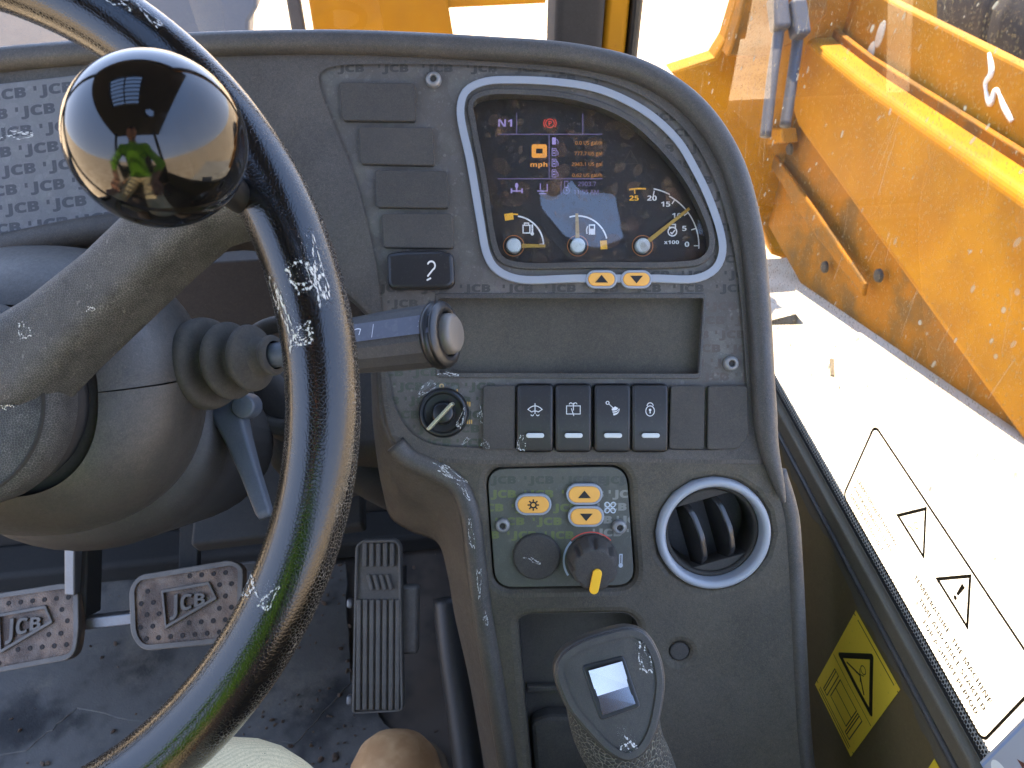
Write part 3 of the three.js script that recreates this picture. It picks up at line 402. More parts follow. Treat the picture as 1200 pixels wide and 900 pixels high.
// ---- display cluster
{
  const inner = grow(glassO, -0.0002);
  const bez = add(dash, 'display_bezel', ext(holed(new THREE.Shape(grow(glassO, 0.0026)), inner), -0.018, -0.0004, 0.0012, 3), M.lip, UF);
  const strip = ext(holed(new THREE.Shape(grow(ringC, 0.0021)), grow(ringC, -0.0021)), -0.003, 0.0006, 0.0006);
  add(dash, 'display_surround', strip, M.ring, UF);
  const H = -0.0125, face = new THREE.ShapeGeometry(new THREE.Shape(grow(glassO, 0.0018))).translate(0, 0, H); regionUV(face, UF, H, 545, 100, 850, 320);
  const S = 6.4, draw = (x, glow) => {
    x.fillStyle = glow ? '#000' : rgb(20, 17, 14); x.fillRect(0, 0, 1952, 1408); if (!glow) grime(x, 1952, 1408, 500, [40, 34, 28], 0.12, 60);
    x.save(); x.scale(S, S); x.translate(-545, -100); x.textBaseline = 'middle';
    const lav = rgb(150, 140, 205), am = rgb(226, 156, 60), red = rgb(214, 60, 44);
    if (glow) {
      x.strokeStyle = lav; x.lineWidth = 0.9; const ln = (a, b, c, d) => { x.beginPath(); x.moveTo(a, b); x.lineTo(c, d); x.stroke(); };
      x.globalAlpha = 0.75; ln(583, 157.3, 706, 157.3); ln(605.5, 132, 605.5, 157); ln(683, 133, 683, 157); ln(643.5, 158, 643.5, 209); ln(583, 209.5, 706, 209.5); ln(657.5, 212, 657.5, 228); x.globalAlpha = 1;
      x.fillStyle = lav; x.textAlign = 'center'; x.save(); x.translate(592.5, 144.5); x.scale(1.25, 1); x.font = 'bold 12px sans-serif'; x.fillText('N1', 0, 0); x.restore();
      x.fillStyle = x.strokeStyle = red; x.font = 'bold 8px sans-serif'; x.fillText('P', 644.5, 144.8); x.lineWidth = 1.1; x.beginPath(); x.arc(644.5, 144.5, 5, 0, 7); x.stroke(); x.beginPath(); x.arc(644.5, 144.5, 7.2, -0.7, 0.7); x.stroke(); x.beginPath(); x.arc(644.5, 144.5, 7.2, Math.PI - 0.7, Math.PI + 0.7); x.stroke();
      x.strokeStyle = x.fillStyle = am; x.lineWidth = 5.2; x.lineJoin = 'round'; x.strokeRect(625.6, 171.6, 12.8, 10.8); x.save(); x.translate(631.5, 193); x.scale(1.3, 1); x.font = 'bold 7.6px sans-serif'; x.fillText('mph', 0, 0); x.restore();
      x.fillStyle = rgb(206, 140, 62); x.textAlign = 'right'; x.font = '6px sans-serif'; [['0.0 US gal/h', 167], ['777.7 US gal', 179.5], ['2943.1 US gal', 192], ['0.62 US gal/h', 205]].forEach(([s, y]) => x.fillText(s, 706, y));
      x.strokeStyle = x.fillStyle = lav; x.lineWidth = 0.8; [165, 178, 190.5, 203].forEach((y, i) => { i ? x.strokeRect(647, y - 4, 4.6, 8.4) : x.fillRect(647, y - 4, 4.6, 8.4); if (i) { x.fillRect(648, y - 2.6, 2.6, 1.6); x.fillRect(648, y + 0.6, 2.6, 1.6); } x.beginPath(); x.moveTo(652, y - 2); x.quadraticCurveTo(655, y, 653.6, y + 4); x.stroke(); });
      x.fillRect(599, 223, 13, 1.6); x.fillRect(598.4, 220.8, 2, 5.6); x.fillRect(610.8, 220.8, 2, 5.6); x.fillRect(604.6, 217, 1.8, 8); x.beginPath(); x.ellipse(605.5, 217.4, 2, 3.2, 0, 0, 7); x.fill();
      x.fillRect(632.6, 215, 1.2, 7); x.fillRect(629.5, 223.2, 12, 1.3); x.fillRect(640.6, 215.4, 1.3, 9); x.fillRect(631.5, 226.4, 9, 1.2);
      x.globalAlpha = 0.85; x.strokeRect(661.6, 212.4, 4, 7); x.beginPath(); x.arc(663.7, 223.4, 3.6, 0, 7); x.stroke(); x.beginPath(); x.moveTo(663.7, 221.4); x.lineTo(663.7, 223.4); x.lineTo(665.4, 223.4); x.stroke();
      x.textAlign = 'center'; x.font = '7.2px sans-serif'; x.fillText('2903.7', 688, 215.2); x.fillText('11:55 AM', 687, 224.6); x.globalAlpha = 1;
    } else {
      x.fillStyle = rgb(15, 14, 13); x.fillRect(583, 133, 123, 96);
      const wh = rgb(214, 212, 206), ye = rgb(236, 170, 40), arc = (cx, cy, r, a0, a1, col, w) => { x.strokeStyle = col; x.lineWidth = w; x.beginPath(); x.arc(cx, cy, r, -a1 * Math.PI / 180, -a0 * Math.PI / 180); x.stroke(); };
      const block = (cx, cy, a) => { x.save(); x.translate(cx, cy); x.rotate(a); x.fillStyle = ye; x.fillRect(-5.2, -4, 10.4, 8); x.restore(); };
      arc(602, 288, 35, 2, 82, wh, 1.8); arc(602, 288, 37, 82, 102, ye, 1.6); block(596.5, 254, -0.15); x.strokeStyle = wh; x.lineWidth = 1; x.beginPath(); x.moveTo(632, 286); x.lineTo(637, 286); x.stroke();
      arc(677, 288, 35, 14, 106, wh, 1.8); x.strokeStyle = wh; x.lineWidth = 1.4; block(707.5, 287, 1.5);
      arc(753, 288, 66, -3, 62, wh, 1.5); arc(753, 288, 68, 62, 79, wh, 1.5); arc(750, 288, 67, 84, 101, ye, 1.8);
      x.strokeStyle = wh; x.lineWidth = 1.3; for (const a of [0, 18, 36, 55, 78]) { const q = a * Math.PI / 180; x.beginPath(); x.moveTo(753 + 66 * Math.cos(q), 288 - 66 * Math.sin(q)); x.lineTo(753 + 60 * Math.cos(q), 288 - 60 * Math.sin(q)); x.stroke(); }
      x.strokeStyle = ye; x.beginPath(); x.moveTo(743.5, 221); x.lineTo(744, 227); x.stroke();
      x.textAlign = 'center'; const T = (s, X, Y, c = wh, z = 8) => { x.save(); x.fillStyle = c; x.translate(X, Y); x.scale(1.35, 1); x.font = `bold ${z}px sans-serif`; x.fillText(s, 0, 0); x.restore(); };
      T('25', 743, 232.5, ye); T('20', 764, 232.5); T('15', 780, 239.5); T('10', 793, 253); T('5', 802, 268); T('0', 805, 286.5); T('x100', 787, 283.5, wh, 6);
      x.strokeStyle = wh; x.lineWidth = 1.5; x.beginPath(); x.arc(788, 271.5, 5, 0, 7); x.stroke(); x.strokeRect(784.5, 263, 7, 3.4); x.beginPath(); x.moveTo(785.6, 272); x.lineTo(787.4, 274); x.lineTo(791, 269.6); x.stroke();
      x.strokeRect(613, 264, 8, 9); x.strokeRect(614.6, 261.4, 4.8, 2.6); x.fillStyle = wh; x.fillRect(622.8, 263, 2, 12); x.beginPath(); x.arc(623.8, 274, 2, 0, 7); x.fill();
      x.fillRect(690, 263, 7.4, 12); x.fillStyle = rgb(20, 17, 14); x.fillRect(691.4, 264.4, 4.6, 3.6); x.beginPath(); x.moveTo(689, 265); x.quadraticCurveTo(686.6, 268, 688, 274); x.stroke();
      x.strokeStyle = rgb(48, 42, 36); x.lineWidth = 1; x.beginPath(); x.moveTo(739, 176); x.lineTo(748, 192); x.lineTo(730, 192); x.closePath(); x.stroke();
      for (const cx of [602, 677, 753]) { x.strokeStyle = rgb(176, 104, 44); x.lineWidth = 1; x.beginPath(); x.arc(cx, 288, 12, 0, 7); x.stroke(); }
    }
    x.restore();
  };
  const fm = std({ map: canvasTex(1952, 1408, (x) => draw(x, false)), emissiveMap: canvasTex(1952, 1408, (x) => draw(x, true)), emissive: C(0xffffff), emissiveIntensity: 0.23, roughness: 0.6 });
  const fc = add(dash, 'display_face', face, fm, UF);
  const HN = -0.0095;
  for (const [cx, tx, ty] of [[602, 639, 288], [677, 676, 250], [753, 808, 244]]) {
    const o = UF.loc(cx, 288, HN), t = UF.loc(tx, ty, HN), d = t.clone().sub(o), l = d.length(), a = Math.atan2(d.y, d.x);
    const sh = poly([[0.005, -0.0013], [l, -0.0009], [l, 0.0009], [0.005, 0.0013]].map(([x, y]) => new THREE.Vector2(x, y)));
    const m = new THREE.Matrix4().multiplyMatrices(UF.m, new THREE.Matrix4().makeRotationZ(a).setPosition(o.x, o.y, 0));
    const n = add(fc, 'needle', ext(sh, HN - 0.0008, HN, 0.0002), std({ color: C(0x9a7a2c), roughness: 0.5 }), m);
    add(fc, 'needle_cap', lathe([[0.0001, HN + 0.0022], [0.0038, HN + 0.0022], [0.0046, HN + 0.0012], [0.0047, HN - 0.002]], 28), std({ color: C(0xb4bab6), roughness: 0.45 }), m);
  }
  const lens = new THREE.ShapeGeometry(new THREE.Shape(grow(glassO, 0.001))).translate(0, 0, -0.0055);
  add(dash, 'display_lens', metreUV(lens), phy({ color: C(0xffffff), transmission: 1, thickness: 0, roughness: 0, ior: 1.6 }), UF);
  const specks = canvasTex(1024, 740, (x, W, H) => { x.clearRect(0, 0, W, H); for (let i = 0; i < 9000; i++) { x.fillStyle = rgb(146, 122, 92, 0.16 + rnd() * 0.5); const r = 0.4 + rnd() * rnd() * 1.8; x.beginPath(); x.ellipse(rnd() * W, rnd() * H, r, r * 0.7, rnd() * 3, 0, 7); x.fill(); } grime(x, W, H, 520, [132, 100, 70], 0.16, 46); });
  const dg = new THREE.ShapeGeometry(new THREE.Shape(grow(glassO, -0.0003))).translate(0, 0, -0.0051); regionUV(dg, UF, -0.0051, 545, 100, 850, 320); add(dash, 'dust_specks', dg, alphaMat(specks, { roughness: 1 }), UF);
}
// ---- push buttons
function button(F, px, py, w, h, icon, s = 0.47 / FOCAL) {
  const m = onF(F, px, py, 0.002), tri = (up) => { const k = up ? 1 : -1; return poly([[-7.5, -4 * k], [7.5, -4 * k], [0, 5 * k]].map(([x, y]) => new THREE.Vector2(x * s, y * s))); };
  const b = add(dash, 'push_button', ext(holed(stadium(w * s, h * s), stadium((w - 6.4) * s, (h - 6.4) * s)), -0.002, 0.0012, 0.0006), M.ring, m);
  add(b, 'key_cap', ext(stadium((w - 6) * s, (h - 6) * s), -0.002, 0.0016, 0.0006), M.orange, m);
  if (icon !== 'snow') add(b, 'arrow', ext(tri(icon === 'up'), 0.0014, 0.0018), M.print, m);
  else { const gs = [ext(holed(circle(0, 0, 4.2 * s), circle(0, 0, 2.4 * s)), 0.0014, 0.0018)]; for (let i = 0; i < 8; i++) gs.push(moved(ext(poly([[-0.8, -1.2], [0.8, -1.2], [0.8, 1.4], [-0.8, 1.4]].map(([x, y]) => new THREE.Vector2(x * s, y * s + 5.4 * s))), 0.0014, 0.0018), 0, 0, 0, 0, 0, i * Math.PI / 4)); add(b, 'symbol', mergeGeometries(gs), M.print, m); }
}
button(UF, 705, 327, 37, 21.5, 'up'); button(UF, 746, 327, 37, 21.5, 'down');
// ---- rocker switches
const icons = [
  (x) => { x.beginPath(); x.moveTo(-28, 4); x.quadraticCurveTo(0, -24, 28, 4); x.lineTo(13, 14); x.quadraticCurveTo(0, 6, -13, 14); x.closePath(); x.stroke(); x.beginPath(); x.moveTo(0, -20); x.lineTo(0, 22); x.stroke(); x.beginPath(); x.arc(-11, 24, 5, 0, 3.1); x.stroke(); x.beginPath(); x.arc(11, 24, 5, 0, 3.1); x.stroke(); },
  (x) => { x.strokeRect(-27, -10, 54, 32); x.beginPath(); x.moveTo(-8, 0); x.lineTo(2, 30); x.stroke(); x.beginPath(); x.arc(-10, -16, 6, 3.1, 6.3); x.stroke(); x.beginPath(); x.arc(8, -16, 6, 3.1, 6.3); x.stroke(); x.beginPath(); x.moveTo(0, -22); x.lineTo(0, 8); x.stroke(); },
  (x) => { x.beginPath(); x.arc(-20, -22, 6, 0, 7); x.stroke(); x.beginPath(); x.moveTo(-15, -18); x.lineTo(4, 0); x.stroke(); x.fillStyle = x.strokeStyle; x.beginPath(); x.moveTo(-4, 2); x.lineTo(10, -8); x.lineTo(28, 2); x.quadraticCurveTo(26, 24, 4, 28); x.closePath(); x.fill(); x.strokeStyle = '#141414'; x.lineWidth = 3; for (const k of [6, 14]) { x.beginPath(); x.moveTo(-2, 4 + k); x.quadraticCurveTo(16, 6 + k, 24, -6 + k); x.stroke(); } },
  (x) => { x.beginPath(); x.ellipse(0, 10, 17, 20, 0, 0, 7); x.stroke(); x.beginPath(); x.arc(0, -10, 12, 3.1, 6.3); x.stroke(); x.fillStyle = x.strokeStyle; x.beginPath(); x.arc(0, 6, 5, 0, 7); x.fill(); x.fillRect(-2, 8, 4, 12); },
];
[627, 672, 718, 762].forEach((cx, i) => {
  const s = 0.47 / FOCAL, w = 43 * s, h = 79 * s, g = ext(poly([[-w / 2, -h / 2], [w / 2, -h / 2], [w / 2, h / 2], [-w / 2, h / 2]].map(([a, b]) => new THREE.Vector2(a, b)), 0.0035), 0, 0.006, 0.002, 4, 8);
  const p = g.attributes.position, uv = new Float32Array(p.count * 2);
  for (let k = 0; k < p.count; k++) { const y = p.getY(k), x = p.getX(k), z = p.getZ(k); uv[k * 2] = x / w + 0.5; uv[k * 2 + 1] = y / h + 0.5; if (z > 0.003) p.setZ(k, z - 0.0026 * (2 * y / h) ** 2 - 0.0006 * (2 * x / w) ** 2 + 0.0006 * (y / h)); }
  g.setAttribute('uv', new THREE.BufferAttribute(uv, 2)); g.computeVertexNormals(); const gn = toCreasedNormals(g, 0.6);
  const t = canvasTex(256, 470, (x, W, H) => { x.fillStyle = '#24211d'; x.fillRect(0, 0, W, H); x.save(); x.translate(128, 165); x.scale(1.75, 1.75); x.strokeStyle = '#cfcdc8'; x.lineWidth = 3.2; icons[i](x); x.restore(); grime(x, W, H, 380, [84, 81, 75], 0.2, 9); });
  const m = onF(UF, cx, 490.5, 0.004), r = add(dash, 'rocker_switch', gn, std({ map: t, roughness: 0.42 }), m, ['black rocker with windscreen wiper symbol', 'black rocker with rear wiper symbol', 'black rocker with lever and gaiter symbol', 'black rocker with padlock symbol'][i]);
  const lens = ext(stadium(21 * s, 5.6 * s), 0, 0.0012, 0.0005); add(r, 'indicator_lens', lens, std({ color: C(0xb9bab4), roughness: 0.4 }), new THREE.Matrix4().multiplyMatrices(m, new THREE.Matrix4().makeTranslation(0, -19.5 * s, 0.0048)));
  const wl = add(r, 'switch_well', ext(holed(poly([[-w * 0.52, -h * 0.52], [w * 0.52, -h * 0.52], [w * 0.52, h * 0.52], [-w * 0.52, h * 0.52]].map(([a, b]) => new THREE.Vector2(a, b)), 0.003), poly([[-w * 0.49, -h * 0.5], [w * 0.49, -h * 0.5], [w * 0.49, h * 0.5], [-w * 0.49, h * 0.5]].map(([a, b]) => new THREE.Vector2(a, b)), 0.0035)), -0.003, -0.0008, 0.0003), M.black, m);
});
// ---- ignition switch with its key
{
  const m = onF(UF, 519, 484, 0.004), s = 0.47 / FOCAL;
  const ig = add(dash, 'ignition_switch', lathe([[0.0001, 0.0015], [21 * s, 0.0015], [23 * s, 0.003], [25 * s, 0.004], [28 * s, 0.003], [29.5 * s, 0], [30 * s, -0.004]], 56), M.black, m);
  add(ig, 'barrel', lathe([[0.0001, 0.007], [10 * s, 0.007], [13 * s, 0.0055], [14 * s, 0.001]], 36), M.black, m);
  const km = new THREE.Matrix4().multiplyMatrices(m, new THREE.Matrix4().makeRotationZ(0.82).setPosition(-1 * s, -3 * s, 0));
  add(ig, 'key', at3(box(0.0215, 0.0021, 0.016, 0.0008), 0, 0, 0.012), std({ map: dusty([176, 172, 140], [120, 116, 96], 0.5, 0.02, 0.03), roughness: 0.35, metalness: 0.5 }), km);
}
scuff(dash, UF, 543, 490, 30, 12, 1.1, 0, 0.0042); scuff(dash, UF, 568, 517, 12, 22, 0.1, 1, 0.0018); scuff(dash, UF, 611, 519, 14, 22, 0, 2, 0.009); scuff(dash, UF, 545, 519, 6, 18, -0.6, 0); scuff(dash, UF, 525, 437, 30, 9, 0, 1, 0.0012); scuff(dash, UF, 500, 455, 34, 12, 0.6, 2, -0.001); scuff(dash, UF, 563, 480, 8, 40, 0, 1, 0);
console.log('fascia ready');
// ------------------------------------------------------------------ lower console
const HV = [[569, 549], [736, 546], [746, 689], [579, 692]];
const VENT = [836, 625], PK = [[607, 728], [618, 722], [735, 720], [748, 730], [764, 985], [630, 985]];
{
  const out = smooth(LF.L([[470, 536], [500, 548], [533, 566], [550, 600], [557, 653], [565, 720], [577, 790], [594, 893], [606, 965], [618, 1040]]), 40, false);
  const right = smooth(LF.L([[972, 1040], [960, 965], [948, 880], [941, 760], [935, 660], [928, 600], [914, 552], [905, 536]]), 30, false);
  const v = LF.loc(...VENT), vr = 0.0352;
  const g = ext(holed(new THREE.Shape([...out, ...right]), poly(LF.L(HV), 0.013), circle(v.x, v.y, vr), poly(LF.L(PK), 0.004), circle(LF.loc(797, 765).x, LF.loc(797, 765).y, 0.006)), -0.05, 0, 0.005, 3);
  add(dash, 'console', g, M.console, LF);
  add(dash, 'console_edge', sweep(smooth(LF.L([[462, 522], [478, 538], [505, 551], [535, 570], [550, 602], [557, 655], [565, 720], [577, 790], [594, 893], [606, 965]], 0.003), 50, false).map((p) => V(p.x, p.y, -0.002)), 0.0068, 90, 12), M.lip, LF);
  add(dash, 'console_edge', sweep(smooth(LF.L([[915, 556], [929, 604], [934, 660], [939, 760], [946, 880], [958, 965]], 0.003), 40, false).map((p) => V(p.x, p.y, -0.004)), 0.006, 70, 12), M.lip, LF);
  const b = poly(LF.L([[520, 560], [930, 560], [950, 960], [600, 960]]));
  add(dash, 'console_back', ext(poly(LF.L([[575, 560], [915, 560], [935, 955], [615, 955]], -0.075)), -0.085, -0.075), M.cavity, LF);
  add(dash, 'pocket_wall', ext(holed(poly(grow(LF.L(PK), 0.003)), poly(LF.L(PK), 0.004)), -0.05, -0.003), M.blank, LF);
  add(dash, 'pocket_floor', ext(poly(grow(LF.L(PK), 0.002)), -0.034, -0.03), M.blank, LF);
  add(dash, 'pocket_step', ext(poly(LF.L([[622, 846], [640, 838], [735, 838], [752, 960], [632, 960]], -0.018), 0.004), -0.03, -0.016, 0.003), M.rubber, LF);
  add(dash, 'pocket_step', ext(poly(LF.L([[618, 806], [750, 806], [751, 812], [618, 813]], -0.022)), -0.0295, -0.024, 0.001), M.blank, LF);
  add(dash, 'plug', ext(circle(LF.loc(797, 765).x, LF.loc(797, 765).y, 0.0062), -0.01, -0.0015, 0.001), M.blank, LF);
}
{ // outer side of the console, flaring away towards the bulkhead
  const front = new THREE.CatmullRomCurve3([[441, 400, 0.474], [443, 440, 0.474], [448, 490, 0.473], [470, 531, 0.472], [507, 554, 0.474], [538, 574, 0.477], [550, 606, 0.481], [557, 660, 0.489], [565, 722, 0.497], [577, 792, 0.506], [594, 895, 0.523], [608, 975, 0.536]].map((a) => at(...a)), false, 'centripetal');
  const back = new THREE.CatmullRomCurve3([[446, 400, 0.6], [447, 450, 0.6], [448, 520, 0.6], [450, 580, 0.6], [458, 607, 0.6], [480, 622, 0.6], [512, 636, 0.6], [524, 672, 0.61], [533, 722, 0.62], [549, 790, 0.64], [566, 885, 0.66], [580, 960, 0.68]].map((a) => at(...a)), false, 'centripetal');
  const n = 70, rows = []; for (let k = 0; k <= 12; k++) { const t = k / 12, r = []; for (let i = 0; i <= n; i++) { const a = front.getPoint(i / n), b = back.getPoint(i / n); r.push(a.lerp(b, t).addScaledVector(CR, -0.006 * Math.sin(t * Math.PI))); } rows.push(r); }
  const bk = rows[rows.length - 1].map((p) => p.clone().addScaledVector(CR, 0.05)), fr = rows[0].map((p) => p.clone().addScaledVector(CR, 0.012).addScaledVector(CF, 0.006));
  add(dash, 'console_side', loft([fr, ...rows, bk], false, false), M.dash);
}
for (const [x, y, w, h, r, k] of [[530, 560, 44, 20, -0.7, 0], [545, 575, 30, 10, -0.9, 1], [552, 625, 9, 44, 0.1, 2], [563, 690, 8, 60, 0.08, 0], [569, 720, 7, 34, 0, 1], [519, 548, 30, 9, -0.6, 1]]) scuff(dash, LF, x, y, w, h, r, k, 0.0055);
// ---- climate panel
{
  const sh = LF.L(HV), g = ext(poly(grow(sh, -0.0012), 0.012), -0.014, -0.0022, 0.0006); regionUV(g, LF, -0.0022, 565, 540, 750, 696);
  const t = canvasTex(1184, 998, (x, W, H) => { const s = 6.4; x.fillStyle = rgb(74, 73, 63); x.fillRect(0, 0, W, H); grime(x, W, H, 500, [106, 104, 94], 0.16, 60); x.save(); x.scale(s, s); x.translate(-565, -540);
    logoRows(x, 572, 562, 715, 566, rgb(60, 62, 52), 16, 44, 12.5); logoRows(x, 572, 578, 672, 630, rgb(92, 98, 54), 16, 44, 12.5); logoRows(x, 722, 562, 750, 566, rgb(62, 62, 56), 16, 44, 12.5); logoRows(x, 715, 578, 760, 630, rgb(118, 116, 106), 15, 40, 12.5);
    x.strokeStyle = rgb(176, 182, 186); x.lineWidth = 1.3; for (const [a, b] of [[-3.4, -3.4], [3.4, -3.4], [-3.4, 3.4], [3.4, 3.4]]) { x.beginPath(); x.ellipse(716 + a, 594 + b, 2.9, 2.5, a * b > 0 ? 0.8 : -0.8, 0, 7); x.stroke(); }
    x.strokeRect(728.4, 649, 2.6, 11); x.fillStyle = rgb(176, 182, 186); x.beginPath(); x.arc(729.7, 662, 2.6, 0, 7); x.fill();
    x.strokeStyle = rgb(160, 172, 186); x.lineWidth = 2.4; x.beginPath(); x.arc(694, 656, 32, 2.55, 3.9); x.stroke(); x.strokeStyle = rgb(206, 70, 56); x.lineWidth = 1.3; x.beginPath(); x.arc(694, 656, 33.2, 3.95, 5.5); x.stroke(); x.restore(); grime(x, W, H, 1100, [104, 104, 94], 0.3, 8); speckle(x, W, H, 36000); });
  add(dash, 'climate_panel', g, std({ map: t, roughness: 0.6 }), LF);
  button(LF, 625, 592, 43, 26, 'snow'); button(LF, 685, 580, 43, 25.5, 'up'); button(LF, 687, 606, 43, 25.5, 'down');
  screw(LF, 589, 616, 0.0045, 0); screw(LF, 726, 618, 0.0045, 0);
  const s = 0.478 / FOCAL;
  add(dash, 'round_blank', lathe([[0.0001, 0.001], [25 * s, 0.001], [27 * s, 0.0003], [28 * s, -0.001], [28.5 * s, -0.004]], 48), M.blank, onF(LF, 629, 653, 0));
  scuff(dash, LF, 624, 655, 26, 10, -0.3, 1, 0.0015);
  // fluted knob
  const km = onF(LF, 694, 656, 0), rings = []; for (const [z, r, f] of [[-0.004, 30, 0], [0.002, 30, 0], [0.004, 28.5, 0.16], [0.014, 26.5, 0.16], [0.0165, 25, 0.08], [0.0172, 21, 0]]) { const ring = []; for (let j = 0; j < 96; j++) { const a = j / 96 * Math.PI * 2; ring.push(V(Math.cos(a), Math.sin(a), 0).multiplyScalar(r * s * (1 - f * Math.pow(Math.max(0, Math.cos(a * 8)), 2))).setZ(z)); } rings.push(ring); }
  const kn = add(dash, 'temperature_knob', loft(rings), M.blank, km);
  const a = LF.loc(701, 667, 0.018), b = LF.loc(695, 696, 0.018), L = b.clone().sub(a);
  add(kn, 'pointer', ext(stadium(L.length(), 0.0056), 0, 0.0022, 0.0006), M.yellowPlastic, new THREE.Matrix4().multiplyMatrices(LF.m, new THREE.Matrix4().makeRotationZ(Math.atan2(L.y, L.x)).setPosition((a.x + b.x) / 2, (a.y + b.y) / 2, 0.0168)));
}
// ---- air vent
{
  const m = onF(LF, ...VENT, 0), R = 66 * 0.482 / FOCAL;
  const v = add(dash, 'air_vent', lathe([[R * 0.83, -0.01], [R * 0.845, 0.0015], [R * 0.875, 0.0035], [R * 0.94, 0.0042], [R * 0.985, 0.0025], [R, -0.001], [R * 1.005, -0.01]], 72), std({ map: dusty([138, 142, 148], [164, 160, 150], 0.5, 0.01, 0.1), roughness: 0.42 }), m);
  add(v, 'duct', lathe([[0.0001, -0.034], [R * 0.76, -0.033], [R * 0.8, -0.028], [R * 0.82, -0.008]], 56), M.handle, m);
  add(v, 'inner_ring', lathe([[R * 0.75, -0.03], [R * 0.76, -0.007], [R * 0.785, -0.0035], [R * 0.835, -0.005]], 56), M.blank, m);
  const slatG = (w, x) => { const pts = [[-0.5, -0.014], [-0.3, -0.002], [0, 0.0015], [0.3, -0.002], [0.5, -0.014], [0.5, -0.02], [-0.5, -0.02]].map(([a, b]) => new THREE.Vector2(a * w, b)); const s = poly(pts, 0.004); return ext(s, -0.002, 0.002, 0.001, 3).rotateX(Math.PI / 2).rotateZ(Math.PI / 2).translate(x, 0, 0); };
  const vm = new THREE.Matrix4().multiplyMatrices(m, new THREE.Matrix4().makeRotationZ(0.29));
  for (const x of [-0.0075, 0.0105]) add(v, 'vane', slatG(R * 1.44, 0), std({ color: C(0x2c2a28), roughness: 0.25 }), new THREE.Matrix4().multiplyMatrices(vm, new THREE.Matrix4().makeRotationY(0.35).setPosition(x, 0, 0)));
  for (const k of [1, -1]) { const ch = new THREE.Shape(); const a0 = 0.98; ch.absarc(0, 0, R * 0.755, Math.PI / 2 - a0 * 0.72, Math.PI / 2 + a0 * 0.72); ch.closePath(); const g = ext(ch, -0.02, -0.006, 0.001); if (k < 0) g.rotateZ(Math.PI); add(v, 'end_cap', g, M.blank, vm); }
}
